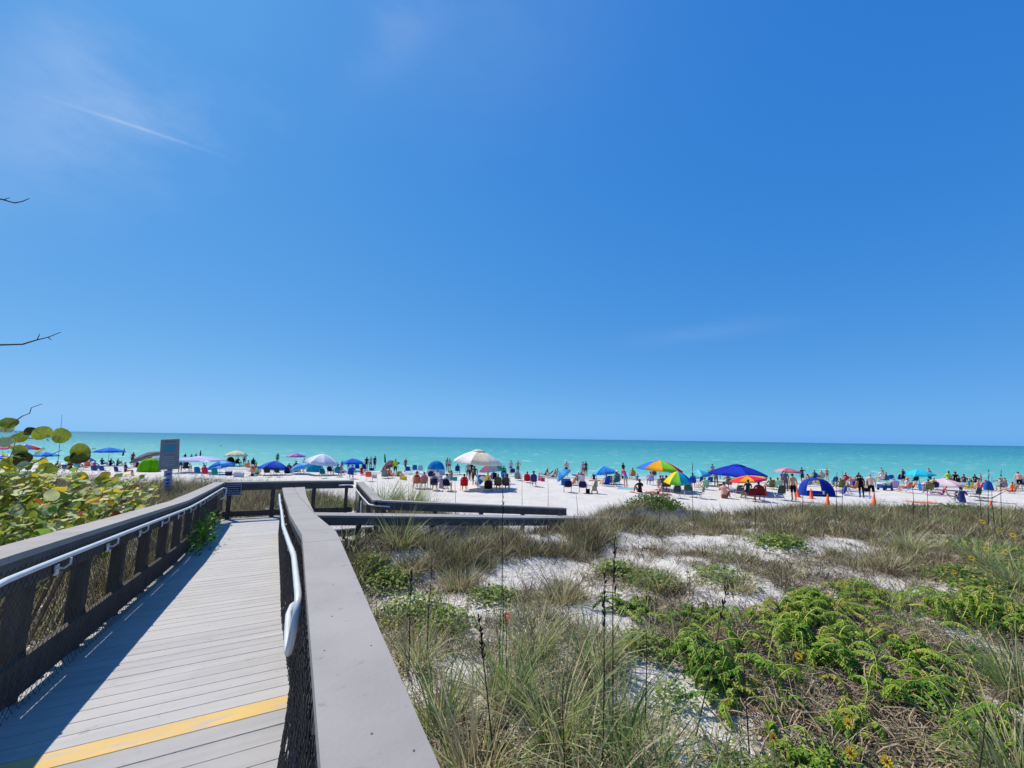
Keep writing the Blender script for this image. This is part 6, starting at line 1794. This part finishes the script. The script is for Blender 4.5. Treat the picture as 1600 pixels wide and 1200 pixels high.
    ('stand', 1229, 768, 0, ('brown', 'grey', (135, 125, 125), (110, 105, 110), 'stp'), 'person in grey standing beneath the dusty pink umbrella', 1.0, 0), ('stand', 1241, 783, 0, ('tan', 'dark', (205, 165, 130), (20, 20, 24), 't'), 'dark-haired man in tan top and black shorts facing the sea', 1.08, 0), ('lie', 1213, 754, 85, ('tan', 'dark', None, BLK), 'sunbather lying flat near the water by the dusty pink umbrella', 1.0, 0), ('raise', 1254.5, 756, 0, ('tan', 'dark', (80, 90, 120), (60, 60, 80), 'st'), 'person lifting an arm behind the navy tent', 1.0, 0), ('sand', 1263, 757, 0, ('pink', 'dark', (200, 120, 120), BLK), 'dark-haired person in coral sitting behind the navy tent', 1.2, 0),
    ('chair', 1283, 752, 0, ('pink', 'blond', (220, 180, 150), (150, 80, 80)), 'fair-haired sitter beyond the top of the navy tent', 1.0, 0), ('stand', 1293, 751, 0, ('pink', 'blond', (230, 170, 165), (160, 100, 100)), 'person in pale coral standing beyond the navy tent', .85, 0), ('chair', 1272, 752, 0, ('tan', 'brown', (120, 130, 150), BLK, 's'), 'brown-haired sitter in grey beyond the navy tent', 1.0, 0), ('chair', 1320, 757, 10, ('pink', 'red', (225, 40, 90), (225, 40, 90), 's'), 'person in crimson sitting right of the navy tent', 1.0, 0), ('recline', 1332, 758, -60, ('pink', 'blond', (235, 140, 150), (120, 60, 60)), 'person in pink leaning back among the towels', 1.1, 0), ('chair', 1341, 757, 0, ('brown', 'dark', (90, 25, 35), BLK, 's'), 'person in maroon sitting among the towels', 1.0, 0),
    ('stand', 1347, 778, -20, ('brown', 'dark', BLK, (30, 30, 34), 'stp'), 'person dressed in black standing beside the towels', .98, 0), ('walk', 1363, 782, -35, ('fair', 'grey', None, (18, 18, 22), 't'), 'shirtless man in black shorts walking behind an orange cone', 1.08, 0), ('recline', 1318, 771, 75, ('pink', 'brown', (60, 80, 150), (60, 80, 150)), 'sunbather stretched out beside the blue towels', 1.1, 0), ('chair', 1377, 754, 0, ('fair', 'grey', (235, 235, 240), (50, 70, 130), 's'), 'person in white sitting behind the loaded wagon', 1.15, 0), ('chair', 1383, 756, 15, ('pink', 'brown', (190, 110, 90), BLK), 'sitter in rust behind the loaded wagon', 1.0, 0),
    ('stand', 1413, 756, 0, ('tan', 'dark', (70, 60, 70), BLK, 't'), 'dark figure standing beside the royal blue chair', .95, 0), ('stand', 1454, 756, 0, ('tan', 'brown', None, (40, 40, 60), 't'), 'shirtless bather standing right of the turquoise umbrella', 1.0, 0), ('chair', 1481, 754, 0, ('fair', 'dark', (195, 235, 70), (90, 110, 60), 's'), 'person in a lime shirt seated by the low pale pink umbrella', 1.25, 0), ('chair', 1493, 757, -20, ('tan', 'dark', (50, 40, 45), BLK), 'tanned person in black beside the one in lime', 1.2, 0), ('chair', 1505, 757, 0, ('tan', 'dark', (130, 125, 140), (120, 80, 90), 's'), 'person in grey seated by the brown towels', 1.0, 0), ('chair', 1523, 757, -15, ('tan', 'dark', (90, 50, 55), BLK), 'person in brown swimwear seated by the brown towels', 1.0, 0), ('stand', 1534, 758, 20, ('pink', 'blond', (225, 180, 160), (170, 130, 120)), 'pale bather standing by the small blue shelter', .8, 0),
    ('sand', 1504, 785, -30, ('tan', 'dark', (50, 70, 140), (60, 80, 140), 'st'), 'person in blue sitting on the sand beside the olive chair', 1.2, 0), ('chair', 1596, 764, 0, ('tan', 'blond', (60, 110, 170), BLK, 's'), 'person with straw hat in the blue chair at the far end of the beach', 1.05, 0), ('sand', 1563, 754, 30, ('tan', 'dark', None, BLK), 'swimmer low in the shallows with a float', 1.0, -.35), ('sand', 1571, 754, 0, ('tan', 'dark', None, BLK), 'swimmer low in the shallows without a float', 1.0, -.35), ('stand', 345, 697.5, 0, ('brown', 'dark', None, BLK), 'distant swimmer far out beyond the cream umbrella', 1.0, -1.3),
    ('stand', 1378.5, 745, 0, ('tan', 'brown', None, BLK), 'bather wading beyond the loaded wagon', 1.0, -.5), ('chair', 292, 737, 0, ('tan', 'brown', (70, 60, 80), BLK, 's'), 'person in plum in the slate chair under the white cloth', 1.0, 0),
]
HATS = {834: (40, 80, 190), 1596: (230, 210, 160), 885: (240, 240, 240), 650: (190, 40, 40), 964: (225, 235, 240), 549: (60, 120, 200)}
for (pose, px, py, rot, fit, lab, sc, dz) in PEOPLE:
    person(pose, px, py, rot, fit, lab, sc, dz, HATS.get(px))

# ---- the rest of the crowd: pairs of chairs with sitters, one more figure and something on the sand at every landmark
HUES = {'coral': (245, 130, 110), 'turquoise': (40, 190, 195), 'mint': (160, 225, 190), 'sky blue': (110, 180, 240), 'white': (240, 240, 242), 'navy': (35, 45, 110), 'crimson': (205, 25, 55), 'orange': (250, 140, 40),
        'yellow': (250, 215, 60), 'lilac': (200, 170, 225), 'grey': (150, 150, 155), 'olive': (130, 135, 70), 'teal': (20, 130, 140), 'hot pink': (240, 70, 140), 'black': (25, 25, 28), 'cobalt': (30, 80, 210)}
SPOTS = [(120, 150, 730, 738, 'the bright blue umbrella'), (252, 286, 732, 739, 'the white shade cloth'), (384, 408, 732, 742, 'the pale cream umbrella'), (441, 478, 735, 743, 'the pink and purple umbrella'), (530, 568, 737, 744, 'the low blue peaked umbrella'),
         (588, 640, 743, 751, 'the man in a lime shirt'), (664, 712, 744, 754, 'the cyan dome tent'), (752, 800, 748, 757, 'the pastel rainbow umbrella'), (806, 846, 746, 757, 'the purple navy chair'), (895, 930, 749, 760, 'the tipped blue striped umbrella'),
         (938, 985, 752, 762, 'the scalloped blue umbrella'), (1008, 1050, 753, 764, 'the upright rainbow umbrella'), (1080, 1125, 757, 768, 'the turquoise striped umbrella'), (1200, 1226, 757, 770, 'the dusty pink umbrella'), (1256, 1306, 755, 760, 'the navy tent'),
         (1308, 1352, 759, 768, 'the blue striped towel'), (1392, 1432, 759, 770, 'the dark-poled turquoise umbrella'), (1446, 1476, 768, 774, 'the low pale pink umbrella'), (1500, 1548, 764, 773, 'the small blue shelter'), (1562, 1598, 764, 774, 'the dark bag at the far end')]
r4 = random.Random(23)
names = list(HUES)
for (x0, x1, y0, y1, mark) in SPOTS:
    pick = r4.sample(names, 6); used = []
    for k in range(3):
        px = x0 + (x1 - x0) * (k + r4.uniform(.15, .85)) / 3; py = r4.uniform(y0, y1); rot = r4.uniform(-25, 25)
        kind = r4.choice(['camp', 'low', 'low'])
        fit = (r4.choice(['fair', 'tan', 'tan', 'pink', 'brown']), r4.choice(list(HAIR)), HUES[pick[k]] if r4.random() < .75 else None, HUES[pick[(k + 3) % 6]], r4.choice(['s', 'st', '']))
        if k < 2:
            chair(kind, px, py, HUES[pick[k + 3]], '%s folding chair near %s' % (pick[k + 3], mark), rot=rot)
            what = 'person in %s %s sitting in a chair near %s' % (pick[k] if fit[2] else pick[(k + 3) % 6], 'clothes' if fit[2] else 'trunks', mark)
            person('lowchair' if kind == 'low' else 'chair', px, py, rot, fit, what, 1.0, 0, HUES[r4.choice(names)] if r4.random() < .3 else None)
        else:
            pose = r4.choice(['stand', 'sand', 'sand', 'recline', 'recline', 'bend'])
            verb = {'stand': 'standing', 'sand': 'sitting on the sand', 'walk': 'walking', 'akimbo': 'standing hands on hips', 'recline': 'leaning back on the sand', 'bend': 'bending over'}[pose]
            person(pose, px, py, r4.uniform(-60, 60), fit, 'person in %s %s %s near %s' % (pick[k] if fit[2] else pick[(k + 3) % 6], 'clothes' if fit[2] else 'trunks', verb, mark), r4.uniform(.85, 1.05), 0)
            hue = pick[5]
            if r4.random() < .5: towel(px + r4.uniform(-6, 6), py + 2, .9, 1.7, [HUES[hue], HUES[pick[0]], HUES[hue]], '%s and %s striped towel near %s' % (hue, pick[0], mark), r4.uniform(0, 90))
            else: box_thing('beach_bag', px + r4.uniform(5, 8), py + 1, .42, .25, .34, HUES[hue], '%s beach bag on the sand near %s' % (hue, mark), 'bag')

# ---- coolers, bags, towels and the rest
box_thing('cooler', 357, 743, .5, .35, .36, (30, 55, 100), 'navy cooler beside the teal high-back chair', 'cooler', (225, 230, 235))
box_thing('cooler', 373, 745, .8, .4, .38, (215, 215, 220), 'white cooler right of the navy one', 'cooler', (235, 235, 235))
box_thing('cooler', 624, 744, .45, .35, .42, (190, 170, 50), 'yellow cooler at the feet of the man in lime', 'cooler', (200, 180, 70))
box_thing('beach_bag', 585, 747, .4, .25, .35, (225, 220, 215), 'white bag beside the lone orange chair', 'bag')
box_thing('cooler', 789, 747, .75, .4, .36, (25, 35, 90), 'navy cooler behind the brown chairs', 'cooler', (30, 40, 100))
box_thing('cooler', 976, 748, .6, .35, .2, (25, 30, 75), 'low navy cooler by the walking dark figure', 'cooler', (30, 36, 85))
box_thing('beach_bag', 918.5, 771, .27, .22, .32, (22, 22, 26), 'small black bag between a navy chair and the beige cart', 'bag')
box_thing('beach_bag', 884, 758, .8, .4, .55, (40, 120, 200), 'blue tote leaning under the tipped umbrella', 'bag')
box_thing('beach_bag', 1443, 767, .5, .4, .6, (40, 120, 215), 'bright blue bag beside the low pale pink umbrella', 'bag')
box_thing('beach_bag', 703, 739, .35, .25, .3, (190, 165, 120), 'beige bag at the feet of the pair near the cyan tent', 'bag')
box_thing('beach_bag', 1586, 763, .35, .3, .35, (25, 30, 50), 'dark bag beside the blue chair at the far end', 'bag')
box_thing('beach_bag', 581, 735, .5, .3, .3, (30, 60, 150), 'blue bag at the feet of the standing group of three', 'bag')
box_thing('beach_bag', 1290, 773, .4, .3, .28, (190, 190, 195), 'pale bag inside the mouth of the navy tent', 'bag')
# beige beach cart with packed bags
g = ground(929, 771); root = empty('beach_cart', g, R(-10)); tag(root, 'beige folding cart piled with bags next to the black bag', 'cart')
tanm = fabric(185, 172, 145)
mb = MB(); mb.box((0, 0, .36), (.36, .4, .32)); mb.build('bag', tanm, root)
mb = MB(); mb.hexa([(-.1, -.16, .53), (.24, -.16, .53), (.24, .16, .53), (-.1, .16, .53), (.04, -.12, .92), (.22, -.12, .98), (.22, .12, .98), (.04, .12, .92)]); mb.build('bag', fabric(165, 150, 120), root)
for x in (-.2, .2):
    mb = MB(); mb.lathe([(.02, -.03), (.11, -.03), (.12, 0), (.11, .03), (.02, .03)], 14, 0, Matrix.Translation((x, -.1, .12)) @ Matrix.Rotation(R(90), 4, 'Y')); mb.build('wheel', M_dtube, root, True)
for x in (-.17, .17):
    mb = MB(); mb.tube([(x, .15, 0), (x, .1, .2), (x, -.2, .2), (x, -.28, 1.0)], .012, 5); mb.build('frame_tube', M_alu, root)
# loaded wagon
g = ground(1383, 766); root = empty('beach_wagon', g, R(8)); tag(root, 'beach wagon heaped with rolled towels and bright toys', 'wagon')
mb = MB(); mb.box((0, 0, .36), (1.05, .5, .32)); mb.build('tub', fabric(40, 90, 170), root)
for i, (x, c) in enumerate(((-.38, (235, 235, 230)), (-.18, (80, 170, 200)), (.02, (250, 215, 80)), (.2, (230, 235, 235)), (.38, (70, 110, 190)))):
    mb = MB(); mb.tube([(x, -.28, .56), (x, .28, .58)], .1, 10); mb.build('rolled_towel', fabric(*c), root, True)
for x in (-.4, .4):
    for y in (-.27, .27):
        mb = MB(); mb.lathe([(.02, -.03), (.12, -.03), (.13, 0), (.12, .03), (.02, .03)], 14, 0, Matrix.Translation((x, y, .13)) @ Matrix.Rotation(R(90), 4, 'X')); mb.build('wheel', M_dtube, root, True)
mb = MB(); mb.tube([(.5, 0, .3), (.85, 0, .75), (.85, .1, .78), (.85, -.1, .78)], .012, 5); mb.build('pull_handle', M_dtube, root)

towel(996, 770, .7, 1.1, [(205, 40, 60), (240, 235, 235), (205, 40, 60)], 'red and white towel in front of the person in maroon', 20)
towel(1330, 768, 1.0, 1.9, [(50, 120, 210), (40, 90, 190), (90, 170, 225)], 'blue striped towel spread in front of the crimson chair', 30)
towel(1340, 775, 1.0, 1.8, [(60, 110, 200), (235, 235, 240), (50, 90, 180)], 'blue and white towel nearest the dune among the sunbathers', 60)
towel(1441, 785, 1.0, 1.6, [(235, 130, 90), (240, 170, 130)], 'orange mat on the sand near the olive chair', 75)
towel(1515, 760, 1.2, 2.4, [(150, 90, 80), (130, 80, 75)], 'brown towels laid out by the group near the blue shelter', 80)
towel(1213, 754.5, .9, 1.9, [(225, 225, 230), (190, 195, 205)], 'white towel under the sunbather lying flat', 85)
towel(1028, 772, .9, 1.9, [(200, 120, 110), (210, 150, 140)], 'salmon towel in front of the upright rainbow umbrella', 70)
for (px, py, lab, ln) in ((1196, 774, 'orange traffic cone beside the dark red high-back chair', 3), (1248, 777, 'orange traffic cone right behind the man in tan and black', -8), (1268, 779, 'orange traffic cone in front of the navy tent', 0), (1293, 789, 'orange traffic cone right of the navy tent close to the dune', 6), (1366, 790, 'orange traffic cone in front of the shirtless walking man', 4), (1550, 801, 'orange traffic cone half hidden by grass below the grey lounger', 0)):
    cone(px, py, lab, lean=ln)
# ball, float, paddle board
g = ground(212.6, 730); root = empty('beach_ball', g); tag(root, 'red and white beach ball beside the lime green tent', 'ball')
for i in range(6):
    mb = MB(); rb = .32; n = 4
    vs = [(rb * math.sin(math.pi * a / 8) * math.cos(R(60 * i + 60 * b / n)), rb * math.sin(math.pi * a / 8) * math.sin(R(60 * i + 60 * b / n)), rb - rb * math.cos(math.pi * a / 8)) for a in range(9) for b in range(n + 1)]
    mb.add(vs, [(a * (n + 1) + b, (a + 1) * (n + 1) + b, (a + 1) * (n + 1) + b + 1, a * (n + 1) + b + 1) for a in range(8) for b in range(n)]); mb.build('panel', fabric(*(RED if i % 2 else WHITE)), root, True)
def board(px, py, ln, rot, col, label, name, cat, z=0.0):
    g = ground(px, py); g.z = max(g.z, z); root = empty(name, g, R(rot)); tag(root, label, cat)
    mb = MB(); n = 18
    ring = [(ln / 2 * math.cos(2 * math.pi * k / n), .34 * math.sin(2 * math.pi * k / n) * (1 - .2 * math.cos(2 * math.pi * k / n)), .03 + .08 * abs(math.cos(2 * math.pi * k / n)) ** 4) for k in range(n)]
    mb.add(ring + [(x, y, zz + .09) for x, y, zz in ring], [tuple(reversed(range(n))), tuple(range(n, 2 * n))] + [(k, (k + 1) % n, n + (k + 1) % n, n + k) for k in range(n)]); mb.build('hull', fabric(*col), root)
    mb = MB(); mb.box((0, 0, .125), (ln * .5, .4, .008)); mb.build('deck_pad', fabric(*[int(c * .6) for c in col]), root)
board(903, 743.5, 1.6, 10, (40, 130, 200), 'blue bodyboard lying at the waterline left of the couple', 'bodyboard', 'bodyboard')
board(1560, 753, 1.5, 20, (110, 100, 180), 'violet float beside the swimmers', 'pool_float', 'float', -.05)
# folding table in the shade of the white cloth
for (px, py, lab) in ((382, 746, 'low white folding table right of the white cooler'), (300, 741, 'low white table under the white shade cloth')):
    g = ground(px, py); root = empty('folding_table', g); tag(root, lab, 'table')
    mb = MB(); mb.box((0, 0, .42), (.75, .5, .03)); mb.build('table_top', fabric(225, 225, 228), root)
    for x in (-.33, .33):
        for y in (-.2, .2):
            mb = MB(); mb.tube([(x, y, 0), (x, y, .41)], .014, 5); mb.build('leg', M_alu, root)

# low green bush at the dune foot
p = ground(1020, 786)
for (px, Y, h, lab) in ((1022, 15.4, 0.75, 'rounded green bush at the foot of the dune below the rainbow umbrellas'), (1500, 14.5, .4, 'low green bush at the foot of the dune below the olive chair'), (1440, 14.7, .4, 'spreading green plant at the foot of the dune by the orange mat')):
    q = at(px, 780, Y); zt = float(terrain(q.x, q.y)); root = empty('dune_bush', (q.x, q.y, zt)); tag(root, lab, 'bush')
    n = 1500; d_ = unit_rows(nr.normal(0, 1, (n, 3))); d_[:, 2] = np.abs(d_[:, 2]); r2 = nr.uniform(.35, 1, n)[:, None] ** .5
    C = d_ * r2 * np.array([1.0, .7, h * .62]) * nr.uniform(.75, 1.15, (n, 1)); 
    V, Q, t = leaf_cards(C, unit_rows(d_ + nr.normal(0, .7, (n, 3))), unit_rows(d_ + nr.normal(0, .5, (n, 3))), 0.085, .05, np.clip(nr.normal(.75, .18, n), 0, 1))
    np_object('foliage', V, [Q], M_cover, root, tint=t, kind='stuff')
    mb = MB()
    for i in range(9):
        e_ = rnd.uniform(0, 6.28); mb.tube([(0, 0, -.05), (.3 * math.cos(e_), .3 * math.sin(e_), h * .5), (.55 * math.cos(e_), .5 * math.sin(e_), h * .7)], .01, 4)
    mb.build('stems', M_stem, root)
